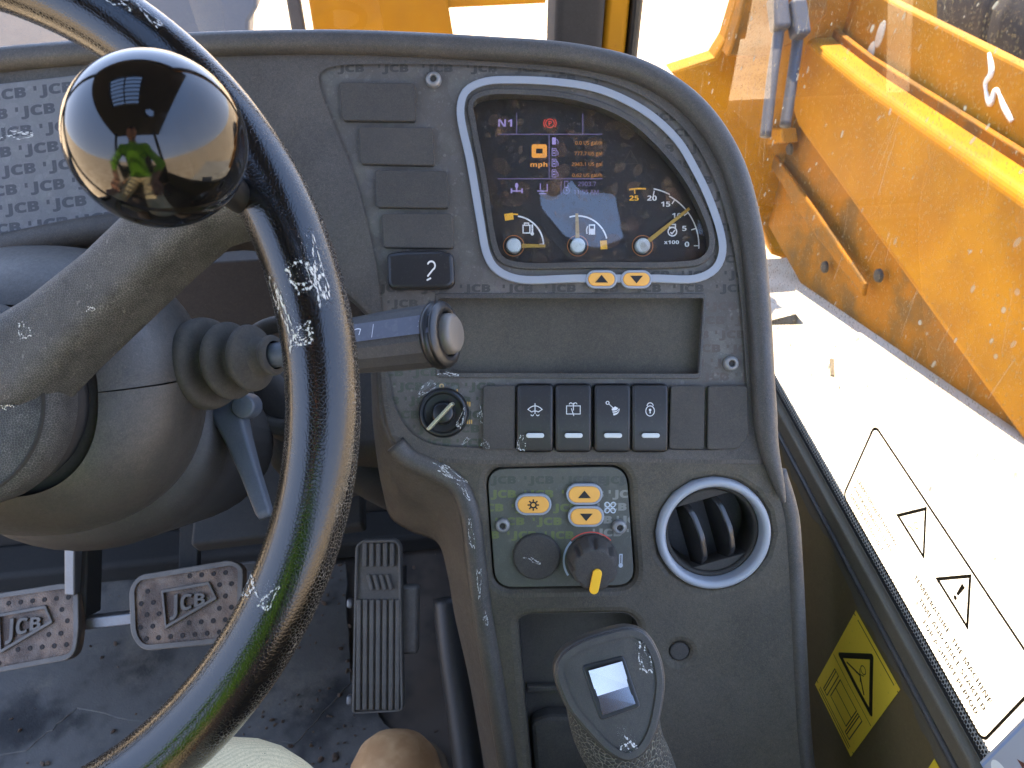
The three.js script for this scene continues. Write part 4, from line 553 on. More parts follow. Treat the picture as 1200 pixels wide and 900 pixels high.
// ------------------------------------------------------------------ steering wheel
const WH = tilt(at(-154, 477, 0.30), 0), RW = 533 * 0.3 / FOCAL, RT = 43 * 0.3 / FOCAL;
const wheel = thing('steering_wheel', 'black steering wheel with worn pebbled rim and spinner knob', 'steering wheel', WH.o.clone());
{
  const tg = new THREE.TorusGeometry(RW, RT, 40, 260), uv = tg.attributes.uv; for (let i = 0; i < uv.count; i++) uv.setXY(i, uv.getX(i) * GIRTH * 12, uv.getY(i) * GIRTH);
  const rim = add(wheel, 'rim', tg, M.rim, WH);
  const hub = add(wheel, 'hub', lathe([[0.0001, -0.037], [0.03, -0.038], [0.043, -0.041], [0.0475, -0.046], [0.048, -0.06], [0.04, -0.068]], 64), M.spoke, WH);
  add(hub, 'seam', lathe([[0.0425, -0.0404], [0.0435, -0.0398], [0.0442, -0.0412]], 64), M.dark, WH);
  for (const deg of [33.5, 150, 246]) {
    const a = deg * Math.PI / 180, rings = [];
    for (const [t, w, h, z] of [[0.02, 0.026, 0.014, -0.05], [0.035, 0.0245, 0.0155, -0.048], [0.06, 0.0205, 0.0165, -0.043], [0.095, 0.0182, 0.0165, -0.033], [0.125, 0.0176, 0.016, -0.021], [0.148, 0.0185, 0.0155, -0.011], [0.160, 0.0235, 0.0145, -0.006], [0.168, 0.032, 0.0125, -0.003], [0.176, 0.043, 0.0095, -0.001]]) {
      const ring = []; for (let j = 0; j < 28; j++) { const q = j / 28 * Math.PI * 2, c = Math.cos(q), s = Math.sin(q), p = 0.5, k = 0.93 - 0.2 * Math.sign(s) * Math.pow(Math.abs(s), p); ring.push(V(t, Math.sign(c) * Math.pow(Math.abs(c), p) * w * k, z + Math.sign(s) * Math.pow(Math.abs(s), p) * h).applyAxisAngle(V(0, 0, 1), a)); } rings.push(ring);
    }
    add(wheel, 'spoke', loft(rings), M.spoke, WH);
  }
  // spinner knob
  const kp = at(185, 165, 0.225).sub(WH.o), kx = kp.dot(WH.ex), ky = kp.dot(WH.ey), kz = kp.dot(WH.ez), m = new THREE.Matrix4().multiplyMatrices(WH.m, new THREE.Matrix4().makeTranslation(kx, ky, 0)), r = 0.0251;
  const kn = add(wheel, 'spinner_knob', ballUV(new THREE.SphereGeometry(r, 96, 64), r), M.gloss, new THREE.Matrix4().multiplyMatrices(WH.m, new THREE.Matrix4().makeTranslation(kx, ky, kz)));
  add(kn, 'stem', lathe([[0.006, 0.004], [0.006, 0.02], [0.0065, kz - r * 0.95], [0.01, kz - r * 0.8]], 32), M.black, m);
  // white scuffs on the rim: patches of the rim's own surface
  const patch = (px, py, dx, dy, k) => { const p = at(px, py, 0.295).sub(WH.o), X = p.dot(WH.ex), Y = p.dot(WH.ey), th = Math.atan2(Y, X), rr = (Math.hypot(X, Y) - RW) / RT, ph = Math.asin(clamp(rr, -0.98, 0.98)), n = 10, pos = [], u = [], idx = [];
    for (let i = 0; i <= n; i++) for (let j = 0; j <= n; j++) { const T = th + (i / n - 0.5) * dx / RW, P = ph + (j / n - 0.5) * dy / RT, R2 = RW + (RT + 0.0003) * Math.sin(P); pos.push(R2 * Math.cos(T), R2 * Math.sin(T), (RT + 0.0003) * Math.cos(P)); u.push(i / n, j / n); }
    for (let i = 0; i < n; i++) for (let j = 0; j < n; j++) { const a = i * (n + 1) + j; idx.push(a, a + n + 1, a + 1, a + 1, a + n + 1, a + n + 2); }
    const g = new THREE.BufferGeometry(); g.setAttribute('position', new THREE.Float32BufferAttribute(pos, 3)); g.setAttribute('uv', new THREE.Float32BufferAttribute(u, 2)); g.setIndex(idx); g.computeVertexNormals(); add(rim, 'paint_scuff', g, M.scuff[k], WH); };
  patch(374, 316, 0.03, 0.009, 0); patch(366, 326, 0.016, 0.016, 2); patch(378, 336, 0.02, 0.006, 1); patch(345, 376, 0.03, 0.008, 1); patch(354, 394, 0.011, 0.016, 0); patch(362, 392, 0.008, 0.01, 2); patch(328, 345, 0.02, 0.005, 2); patch(305, 688, 0.009, 0.02, 1); patch(322, 690, 0.013, 0.008, 0);  patch(290, 690, 0.008, 0.006, 2); patch(155, 12, 0.012, 0.01, 1); patch(180, 28, 0.016, 0.006, 0);
  // dabs of paint on the near spoke and hub
  wheel.updateMatrixWorld(true); const rc = new THREE.Raycaster();
  for (const [x, y, w, k] of [[38, 325, 0.005, 0], [29, 387, 0.009, 2], [105, 360, 0.005, 1], [60, 300, 0.003, 1], [8, 480, 0.008, 0]]) { rc.set(EYE, ray(x, y).normalize()); const h = rc.intersectObjects(wheel.children.filter((c) => /spoke|hub/.test(c.name)), false)[0]; if (!h) continue; const n = h.face.normal.clone().transformDirection(h.object.matrixWorld), ex = n.clone().cross(V(0, 0, 1)).normalize(); add(h.object, 'paint_scuff', new THREE.PlaneGeometry(w, w), M.scuff[k], new Frame(h.point.clone().addScaledVector(n, 0.0006), ex, n.clone().cross(ex))); }
}
// ------------------------------------------------------------------ steering column
const col = thing('steering_column', 'grey moulded steering column shroud with gaiter, stalk and lever', 'steering column', at(60, 560, 0.5));
{
  const sec = [[0.374, 2, 470, 0.047, 0.047], [0.378, 12, 468, 0.056, 0.054], [0.39, 26, 464, 0.071, 0.066], [0.41, 38, 459, 0.085, 0.077], [0.435, 45, 456, 0.0935, 0.0815], [0.47, 62, 458, 0.0955, 0.082], [0.52, 90, 465, 0.092, 0.08]];
  const half = (s) => loft(sec.map(([d, x, y, a, b]) => { const c = at(x, y, d), r = []; for (let j = 0; j <= 40; j++) { const q = (0.005 + j / 40 * (Math.PI - 0.01)) * s + 0.06, e = 0.86; const cx = Math.cos(q), sy = Math.sin(q); r.push(c.clone().addScaledVector(CR, Math.sign(cx) * Math.pow(Math.abs(cx), e) * a).addScaledVector(CU, Math.sign(sy) * Math.pow(Math.abs(sy), e) * b)); } if (s < 0) r.reverse(); return r; }), false, false);
  add(col, 'upper_shroud', half(1), M.shroud); add(col, 'lower_shroud', half(-1), M.shroud);
  add(col, 'inner_core', loft(sec.map(([d, x, y, a, b]) => { const c = at(x, y, d + 0.004), r = []; for (let j = 0; j < 32; j++) { const q = j / 32 * Math.PI * 2; r.push(c.clone().addScaledVector(CR, Math.cos(q) * a * 0.93).addScaledVector(CU, Math.sin(q) * b * 0.93)); } return r; })), M.dark);
  const hubc = WH.world(0, 0, -0.06);
  add(col, 'neck', sweep([hubc.clone().addScaledVector(CF, -0.004), hubc.clone().addScaledVector(CF, 0.012), at(8, 469, 0.39)], 0.044, 10, 40), M.dark);
  add(col, 'lower_housing', loft([[0.45, 70, 505, 0.06, 0.05], [0.455, 74, 508, 0.082, 0.064], [0.47, 92, 512, 0.092, 0.07], [0.53, 130, 515, 0.094, 0.07], [0.62, 190, 520, 0.09, 0.066]].map(([d, x, y, a, b]) => { const c = at(x, y, d), r = []; for (let j = 0; j < 40; j++) { const q = j / 40 * Math.PI * 2; r.push(c.clone().addScaledVector(CR, Math.cos(q) * a).addScaledVector(CU, Math.sin(q) * b)); } return r; })), M.handle);
  // bellows gaiter
  const p0 = at(236, 427, 0.424), p1 = at(322, 416, 0.405), ax = p1.clone().sub(p0), len = ax.length(), gm = new THREE.Matrix4().makeRotationFromQuaternion(new THREE.Quaternion().setFromUnitVectors(V(0, 0, 1), ax.clone().normalize())).setPosition(p0);
  const prof = [[0.0, 0.0245], [0.02, 0.0252], [0.12, 0.0252], [0.17, 0.0235], [0.22, 0.0142], [0.27, 0.0135], [0.32, 0.0165], [0.38, 0.0208], [0.44, 0.0208], [0.49, 0.0165], [0.53, 0.0126], [0.57, 0.0122], [0.62, 0.0148], [0.67, 0.0178], [0.72, 0.0176], [0.77, 0.014], [0.82, 0.0105], [0.87, 0.0095], [0.92, 0.0095], [0.96, 0.0108], [1.0, 0.0102], [1.01, 0.0075]];
  const cv = new THREE.CatmullRomCurve3(prof.map(([t, r]) => V(r, t * len, 0)), false, 'centripetal').getPoints(110).map((p) => [Math.max(0.001, p.x), p.y]);
  const ga = add(col, 'gaiter', metreUV(lathe(cv, 56)), M.rubber, gm);
  // stalk
  const s0 = at(316, 417, 0.407), s1 = at(418, 405, 0.393), s2 = at(512, 393, 0.376), s3 = at(527, 391, 0.372), s4 = at(537, 390, 0.3705);
  const st = add(col, 'stalk', sweep([s0, s0.clone().lerp(s1, 0.5), s1], 0.0066, 12, 20), M.lever);
  const hx = s2.clone().sub(s1).normalize(), hu = CU.clone().addScaledVector(hx, -CU.dot(hx)).normalize(), hw = hx.clone().cross(hu);
  const oct = (c, r, k) => Array.from({ length: 8 }, (_, j) => { const q = (j + 0.5) / 8 * Math.PI * 2; return [-0.06, 0.06].map((e) => c.clone().addScaledVector(hu, Math.sin(q + e * 3.2) * r).addScaledVector(hw, Math.cos(q + e * 3.2) * r * k)); }).flat();
  add(st, 'handle', toCreasedNormals(loft([oct(s1.clone().addScaledVector(hx, -0.004), 0.0105, 0.9), oct(s1, 0.0145, 0.9), oct(s1.clone().lerp(s2, 0.5), 0.0155, 0.9), oct(s2, 0.0158, 0.9)]), 0.25), M.handle);
  const cm = (p) => new THREE.Matrix4().makeRotationFromQuaternion(new THREE.Quaternion().setFromUnitVectors(V(0, 0, 1), hx)).setPosition(p);
  const ringS = add(st, 'end_collar', lathe([[0.0001, -0.002], [0.015, -0.002], [0.0168, 0.0], [0.0168, 0.002], [0.0155, 0.0026], [0.0155, 0.0034], [0.0165, 0.004], [0.0162, 0.0052], [0.0138, 0.0066], [0.0112, 0.0068], [0.0108, 0.004]], 48), M.black, cm(s2));
  add(st, 'push_button', lathe([[0.0001, 0.011], [0.0078, 0.011], [0.0096, 0.0096], [0.0101, 0.0076], [0.0102, 0.002]], 44), std({ map: dusty([84, 80, 74], [112, 104, 92], 0.5, 0.02, 0.03), roughness: 0.45 }), cm(s2));
  // printed band on the stalk
  const F5 = new Frame(s1.clone().lerp(s2, 0.47).addScaledVector(hu, 0.0051).addScaledVector(CF, -0.0156), hx, hu.clone().addScaledVector(CF, 0.42));
  const bt = canvasTex(512, 96, (x, W, H) => { x.fillStyle = rgb(74, 78, 90); x.fillRect(0, 0, W, H); grime(x, W, H, 160, [110, 110, 112], 0.2, 20); x.strokeStyle = '#d4d4d8'; x.lineWidth = 5; x.beginPath(); x.moveTo(38, 66); x.lineTo(34, 34); x.quadraticCurveTo(56, 22, 80, 32); x.lineTo(74, 62); x.stroke(); x.lineWidth = 3; x.beginPath(); x.moveTo(160, 14); x.lineTo(160, 84); x.stroke(); x.strokeStyle = '#9a9aa2'; x.beginPath(); x.arc(440, 44, 14, -1.4, 1.5); x.stroke(); });
  const bg = new THREE.PlaneGeometry(s1.distanceTo(s2) * 0.98, 0.0098);
  add(st, 'symbol_band', bg, std({ map: bt, roughness: 0.5 }), F5);
  // tilt lever with pivot bolt
  const l0 = at(266, 474, 0.47), l1 = at(312, 606, 0.445), rings = []; const lx = l1.clone().sub(l0).normalize(), sd = lx.clone().cross(CF).normalize(), fr = sd.clone().cross(lx);
  for (const [t, w, h] of [[0, 0.0105, 0.006], [0.12, 0.0098, 0.007], [0.3, 0.0076, 0.006], [0.6, 0.0057, 0.005], [0.95, 0.0046, 0.0042], [1, 0.0038, 0.003]]) { const c = l0.clone().lerp(l1, t); rings.push(Array.from({ length: 16 }, (_, j) => { const q = j / 16 * 6.2832, e = 0.5; return c.clone().addScaledVector(sd, Math.sign(Math.cos(q)) * Math.pow(Math.abs(Math.cos(q)), e) * w).addScaledVector(fr, Math.sign(Math.sin(q)) * Math.pow(Math.abs(Math.sin(q)), e) * h); })); }
  const lv = add(col, 'tilt_lever', loft(rings), M.lever);
  add(lv, 'pivot_bolt', lathe([[0.0001, 0.008], [0.006, 0.008], [0.0075, 0.006], [0.0078, -0.006]], 18), M.lever, tilt(at(289, 476, 0.466), 0));
  add(col, 'pivot_bracket', bar(at(225, 478, 0.49), at(286, 484, 0.475), 0.03, 0.022, 0.004, CF.clone().negate()), M.dark);
}
console.log('wheel ready');
// ------------------------------------------------------------------ control lever in front of the console
{
  const HF = tilt(at(715, 815, 0.36), -12);
  const j = thing('control_lever', 'worn grey control lever with chrome rocker in its head', 'control lever', at(770, 1010, 0.42));
  const out = smooth(HF.L([[648, 785], [655, 766], [673, 752], [707, 739], [740, 733], [758, 740], [774, 764], [781, 796], [778, 830], [770, 862], [755, 886], [736, 895], [713, 886], [685, 858], [662, 828]]), 80);
  const bz = HF.L([[682, 780], [730, 768], [750, 828], [704, 844]]);
  const rings = [], c0 = out.reduce((s, p) => s.add(p), new THREE.Vector2()).divideScalar(out.length);
  for (const [z, s] of [[-0.03, 0.72], [-0.022, 0.9], [-0.014, 0.985], [-0.006, 1.0], [-0.002, 0.985], [0.0, 0.94], [0.0003, 0.9]]) rings.push(out.map((p) => { const q = p.clone().sub(c0).multiplyScalar(s).add(c0); return V(q.x, q.y, z); }));
  const head = add(j, 'head', ext(holed(new THREE.Shape(grow(out, -0.0022)), poly(bz, 0.002)), -0.009, 0.0004, 0.0014, 3), M.stick, HF);
  add(head, 'raised_border', ext(holed(new THREE.Shape(grow(out, -0.0016)), grow(out, -0.0042)), -0.002, 0.0014, 0.0007, 3), M.stick, HF);
  add(head, 'rear_shell', loft(rings.slice(0, 6).map((r) => r), true), M.stick, HF);
  // remove overlap: the shell stops under the face plate
  const ck = HF.L([[689, 785], [728, 774], [744, 824], [706, 837]]), mid2 = (a, b, t = 0.5) => a.clone().lerp(b, t);
  const l = mid2(ck[0], ck[3], 0.6), r = mid2(ck[1], ck[2], 0.6), quad = (a, b, c, d, z) => { const g = new THREE.BufferGeometry(); const T = [[a, z[0]], [b, z[1]], [c, z[2]], [d, z[3]]].map(([p, h]) => [p.x, p.y, h]); g.setAttribute('position', new THREE.Float32BufferAttribute([T[0], T[3], T[2], T[0], T[2], T[1]].flat(), 3)); g.computeVertexNormals(); return metreUV(g); };
  const bzl = add(j, 'rocker_bezel', ext(holed(poly(grow(bz, 0.0003), 0.002), poly(grow(ck, 0.0004), 0.001)), -0.006, 0.001, 0.0007), M.black, HF);
  const rk = mergeGeometries([quad(ck[0], ck[1], r, l, [0.003, 0.003, 0.0002, 0.0002]), quad(l, r, ck[2], ck[3], [0.0002, 0.0002, 0.0018, 0.0018])]);
  const side = ext(poly(ck, 0.0008), -0.006, -0.0004);
  add(j, 'thumb_rocker', mergeGeometries([rk, metreUV(side)].map((g) => { const q = g.index ? g.toNonIndexed() : g; for (const k of Object.keys(q.attributes)) if (!['position', 'normal', 'uv'].includes(k)) q.deleteAttribute(k); return q; })), M.chrome, HF);
  add(j, 'grip', sweep([HF.world(0.003, 0.004, -0.022), at(722, 852, 0.385), at(745, 905, 0.395), at(764, 965, 0.41), at(772, 1015, 0.425)], (t) => 0.0245 - 0.004 * Math.min(1, t * 3), 30, 30), M.grip);
  add(j, 'gaiter', sweep([at(770, 1000, 0.42), at(775, 1040, 0.44), at(780, 1100, 0.47)], (t) => 0.028 + 0.02 * t + 0.004 * Math.sin(t * 24), 40, 28), M.rubber);
  scuff(j, HF, 735, 868, 18, 30, 0.2, 1, 0.0012); scuff(j, HF, 755, 770, 16, 34, 0.2, 2, 0.0012);
}
{ // hose running down beside the console
  const P = [at(524, 700, 0.72), at(530, 760, 0.71), at(540, 830, 0.7), at(549, 900, 0.69), at(556, 970, 0.69)];
  const h = thing('heater_hose', 'dark hose running down beside the console to the floor', 'hose', P[4]);
  add(h, 'tube', sweep(P, 0.0135, 30, 16), std({ map: dusty([24, 23, 22], [62, 58, 52], 0.5, 0.01, 0.2), roughness: 0.5 }));
}
// ------------------------------------------------------------------ pedals
const font = await new FontLoader().loadAsync('fonts/droid/droid_sans_bold.typeface.json');
function brakePedal(pts, label, badge, rot) {
  const F = new Frame(at(...badge, 0.775), CR.clone().multiplyScalar(Math.cos(rot)).addScaledVector(CU, Math.sin(rot)), CU.clone().multiplyScalar(Math.cos(rot)).addScaledVector(CR, -Math.sin(rot)).addScaledVector(CF, 0.25));
  const p = thing('brake_pedal', label, 'pedal', F.world(0, 0, -0.02), 'linked brake pedals');
  const o = F.L(pts), b = new THREE.Box2().setFromPoints(o), s = 0.775 / FOCAL;
  const lo = [[-27, -26], [-33, 19], [24, 24], [34, 3]].map(([x, y]) => new THREE.Vector2(x * s, y * s));
  const pad = add(p, 'pad', ext(poly(o, 0.016), -0.012, 0, 0.003, 3), M.pedal, F);
  add(p, 'raised_edge', ext(holed(poly(o, 0.016), poly(grow(o, -0.0045), 0.013)), -0.004, 0.0022, 0.001), M.worn, F);
  // pressed dimples in rows round the badge
  const dg = [], ring = lathe([[0.0001, 0.0002], [0.0015, 0.0003], [0.0021, 0.0006], [0.0026, 0.0001]], 9);
  const inside = (x, y, P) => { let c = false; for (let i = 0, k = P.length - 1; i < P.length; k = i++) if ((P[i].y > y) !== (P[k].y > y) && x < (P[k].x - P[i].x) * (y - P[i].y) / (P[k].y - P[i].y) + P[i].x) c = !c; return c; };
  const inn = grow(o, -0.009), big = grow(lo, 0.004), sx = 0.0122, sy = 0.0115;
  for (let y = b.min.y; y < b.max.y; y += sy) for (let x = b.min.x, k = 0; x < b.max.x; x += sx, k++) { const X = x + (Math.round((y - b.min.y) / sy) % 2) * sx / 2; if (inside(X, y, inn) && !inside(X, y, big)) add(pad, 'dimple', ring, M.dimple, new THREE.Matrix4().multiplyMatrices(F.m, new THREE.Matrix4().makeTranslation(X, y, 0))); }
  add(p, 'badge_frame', ext(holed(poly(lo, 0.002), poly(grow(lo, -0.0028), 0.0015)), -0.001, 0.0028, 0.0008), M.worn, F);
  const t = new TextGeometry('JCB', { font, size: 0.0165, depth: 0.0026, curveSegments: 4, bevelEnabled: true, bevelSize: 0.0004, bevelThickness: 0.0005, bevelSegments: 1 }); t.computeBoundingBox(); const w = t.boundingBox.max.x;
  const q = t.attributes.position; for (let i = 0; i < q.count; i++) { const x = q.getX(i), y = q.getY(i), k = 1 - 0.42 * x / w; q.setXY(i, (x - w / 2) * 0.92 + 0.0005, (y - 0.008) * 1.15 * k + 0.001 + 0.003 * (x / w)); }
  t.computeVertexNormals(); add(p, 'badge_letters', metreUV(t), M.worn, F);
  return { p, F };
}
const p1 = brakePedal([[-45, 702], [78, 683], [93, 690], [94, 742], [88, 772], [-45, 796]], 'worn brown brake pedal hung on the upright bar', [30, 736], 0.1);
const p2 = brakePedal([[152, 690], [163, 674], [272, 656], [286, 664], [284, 738], [262, 754], [168, 763], [154, 745]], 'worn brown brake pedal beside the cross link', [222, 708], 0.09);
add(p1.p, 'arm', bar(at(91, 560, 0.78), at(91, 692, 0.79), 0.011, 0.03, 0.002, CF.clone().negate()), M.steel);
add(p1.p, 'arm_bracket', bar(at(106, 570, 0.8), at(102, 720, 0.8), 0.014, 0.03, 0.002, CF.clone().negate()), M.dark);
add(p2.p, 'link_bar', bar(at(86, 731, 0.797), at(165, 722, 0.797), 0.017, 0.012, 0.002, CU), M.steel);
add(p2.p, 'arm', bar(at(225, 540, 0.84), at(222, 700, 0.8), 0.02, 0.012, 0.002), M.dark);
{ // ribbed throttle pedal
  const A = at(443, 834, 0.79), B = at(443, 632, 0.806), F = new Frame(A, CR, B.clone().sub(A)), L = A.distanceTo(B);
  const p = thing('throttle_pedal', 'long dark ribbed throttle pedal hinged on the floor', 'pedal', A.clone());
  const o = F.L([[413, 835], [473, 832], [470, 640], [464, 632], [424, 633], [417, 640]]);
  add(p, 'pad', ext(poly(o, 0.004), -0.014, 0, 0.002), M.accel, F);
  add(p, 'raised_edge', ext(holed(poly(o, 0.004), poly(grow(o, -0.0028), 0.003)), -0.002, 0.0035, 0.001), M.accel, F);
  const seg = (x, y0, y1) => { const a = F.loc(x, y0), b = F.loc(x + (y0 - y1) * 0.006, y1), d = b.clone().sub(a); add(p, 'rib', moved(box(0.0048, d.length(), 0.006, 0.0012, 1), (a.x + b.x) / 2, (a.y + b.y) / 2, 0.001, 0, 0, -Math.atan2(d.x, d.y)), M.accel, F); };
  for (let i = 0; i < 7; i++) seg(420.5 + i * 7.6, 831, 702);
  for (let i = 0; i < 5; i++) seg(428 + i * 8, 664, 636);
  // worn emblem: slanting bars
  for (let i = 0; i < 4; i++) { const c = F.loc(434 + i * 7.5, 682); add(p, 'emblem_bar', moved(box(0.0045, 0.017, 0.004, 0.0015, 1), c.x, c.y, 0.001, 0, 0, 0.3), M.accel, F); }
  add(p, 'hinge_bracket', moved(box(0.018, 0.07, 0.02, 0.004), F.loc(479, 728).x, F.loc(479, 728).y, -0.014), M.accel, F);
  for (const y of [708, 822]) add(p, 'stop_pin', moved(box(0.007, 0.01, 0.01, 0.003), F.loc(409, y).x, F.loc(409, y).y, -0.006), M.steel, F);
  add(p, 'stand', moved(box(0.04, 0.03, 0.06, 0.003), F.loc(443, 690).x, F.loc(443, 690).y, -0.045), M.dark, F);
}
{ // floor mat in dark slabs with torn edges
  const onFloor = (px, py, y) => { const r = ray(px, py); return r.multiplyScalar((y - EYE.y) / r.y).add(EYE); };
  const mat = thing('floor_mat', 'grey blue dusty rubber floor mat with torn lower edge', 'mat', V(-0.3, 0, -0.4));
  const piece = (pts, h, jag) => { const q = []; pts.forEach(([x, y], i) => { const a = onFloor(x, y, h), [x2, y2] = pts[(i + 1) % pts.length], b = onFloor(x2, y2, h); for (let k = 0; k < 10; k++) { const t = k / 10, w = k ? jag : 0; q.push(new THREE.Vector2(a.x + (b.x - a.x) * t + (rnd() - 0.5) * w, -(a.z + (b.z - a.z) * t + (rnd() - 0.5) * w))); } }); return ext(new THREE.Shape(q), 0, h, 0.001).rotateX(-Math.PI / 2); };
  add(mat, 'sheet', piece([[-160, 690], [150, 672], [405, 660], [412, 800], [345, 872], [250, 862], [90, 830], [30, 880], [-160, 905]], 0.005, 0.003), M.mat);
  add(mat, 'sheet', piece([[-20, 840], [92, 810], [255, 840], [340, 850], [412, 790], [470, 872], [500, 1010], [-160, 1010], [-160, 935]], 0.004, 0.003), M.mat);
  add(mat, 'raised_border', piece([[-160, 656], [-20, 652], [300, 646], [300, 660], [-20, 668], [-160, 676]], 0.02, 0.003), M.mat);
}
{ // crumbs of dried mud lying about the mat
  const n = 300, g = new THREE.IcosahedronGeometry(1, 0), im = new THREE.InstancedMesh(g, M.pedal, n), m = new THREE.Matrix4(), q = new THREE.Quaternion();
  for (let i = 0; i < n; i++) { const r = 0.0008 + 0.0034 * rnd() * rnd(), edge = rnd() < 0.5, x = edge ? -0.1 - rnd() * 0.14 : -0.55 + rnd() * 0.6, z = edge ? -0.3 - rnd() * 0.32 : -0.62 + rnd() * 0.42; q.setFromEuler(new THREE.Euler(rnd() * 6, rnd() * 6, rnd() * 6)); m.compose(V(x, 0.005 + r * 0.4, z), q, V(r * (0.7 + rnd()), r * 0.6, r * (0.7 + rnd()))); im.setMatrixAt(i, m); }
  im.name = 'mud_crumbs'; im.castShadow = im.receiveShadow = true; tag(im, 'crumbs of dried mud scattered on the cab floor', 'mud crumbs', 'stuff'); scene.add(im);
}
// ------------------------------------------------------------------ labels and stickers on wall and window
const quadOn = (F, c, h) => { const [a, b, cc, d] = c.map(([x, y]) => { const p = F.loc(x, y, h); return [p.x, p.y, h]; }); const g = new THREE.BufferGeometry(); g.setAttribute('position', new THREE.Float32BufferAttribute([d, cc, b, d, b, a].flat(), 3)); g.setAttribute('uv', new THREE.Float32BufferAttribute([0, 0, 1, 0, 1, 1, 0, 0, 1, 1, 0, 1], 2)); g.computeVertexNormals(); return g; };   // corners: top left, top right, bottom right, bottom left
{
  const t = canvasTex(600, 1040, (x, W, H) => { x.fillStyle = rgb(238, 198, 58); x.fillRect(0, 0, W, H); x.strokeStyle = x.fillStyle = '#2a2414'; x.lineWidth = 9; x.strokeRect(34, -40, W - 70, H + 10); x.beginPath(); x.moveTo(0, 40); x.lineTo(W, 40); x.moveTo(0, H - 60); x.lineTo(W, H - 60); x.stroke(); x.clearRect(0, 0, 0, 0);
    x.fillStyle = rgb(238, 198, 58); x.fillRect(20, -5, 34, H + 10); x.fillRect(W - 50, -5, 40, H + 10); x.fillStyle = '#2a2414'; x.lineWidth = 6; x.beginPath(); x.moveTo(14, 560); x.lineTo(W - 14, 560); x.stroke();
    x.lineWidth = 40; x.lineJoin = 'round'; x.beginPath(); x.moveTo(W / 2, 110); x.lineTo(W - 70, 480); x.lineTo(70, 480); x.closePath(); x.stroke(); x.lineWidth = 14; x.beginPath(); x.moveTo(150, 440); x.lineTo(300, 360); x.lineTo(410, 440); x.stroke(); x.lineWidth = 7; x.beginPath(); x.arc(300, 290, 30, 0, 7); x.moveTo(270, 320); x.lineTo(330, 400); x.moveTo(330, 320); x.lineTo(260, 390); x.stroke();
    x.lineWidth = 9; x.strokeRect(180, 640, 250, 250); x.strokeRect(90, 640, 60, 300); x.strokeRect(450, 640, 60, 300); x.beginPath(); x.moveTo(180, 760); x.lineTo(430, 760); x.moveTo(110, 640); x.lineTo(110, 940); x.moveTo(470, 640); x.lineTo(470, 940); x.stroke(); grime(x, W, H, 300, [150, 120, 40], 0.2, 12); });
  const s = tag(add(scene, 'warning_sticker', quadOn(WF, [[1003, 715], [1055, 808], [997, 887], [955, 802]], 0.0006), std({ map: t, roughness: 0.5, side: THREE.DoubleSide }), WF), 'yellow warning sticker with black triangle on the dark side wall', 'sticker');
  tag(add(scene, 'corner_sticker', quadOn(WF, [[1095, 889], [1112, 920], [1096, 945], [1080, 912]], 0.0006), std({ color: C(0xe0c030), roughness: 0.5, side: THREE.DoubleSide }), WF), 'plain yellow sticker on the side wall below the sill', 'sticker');
}
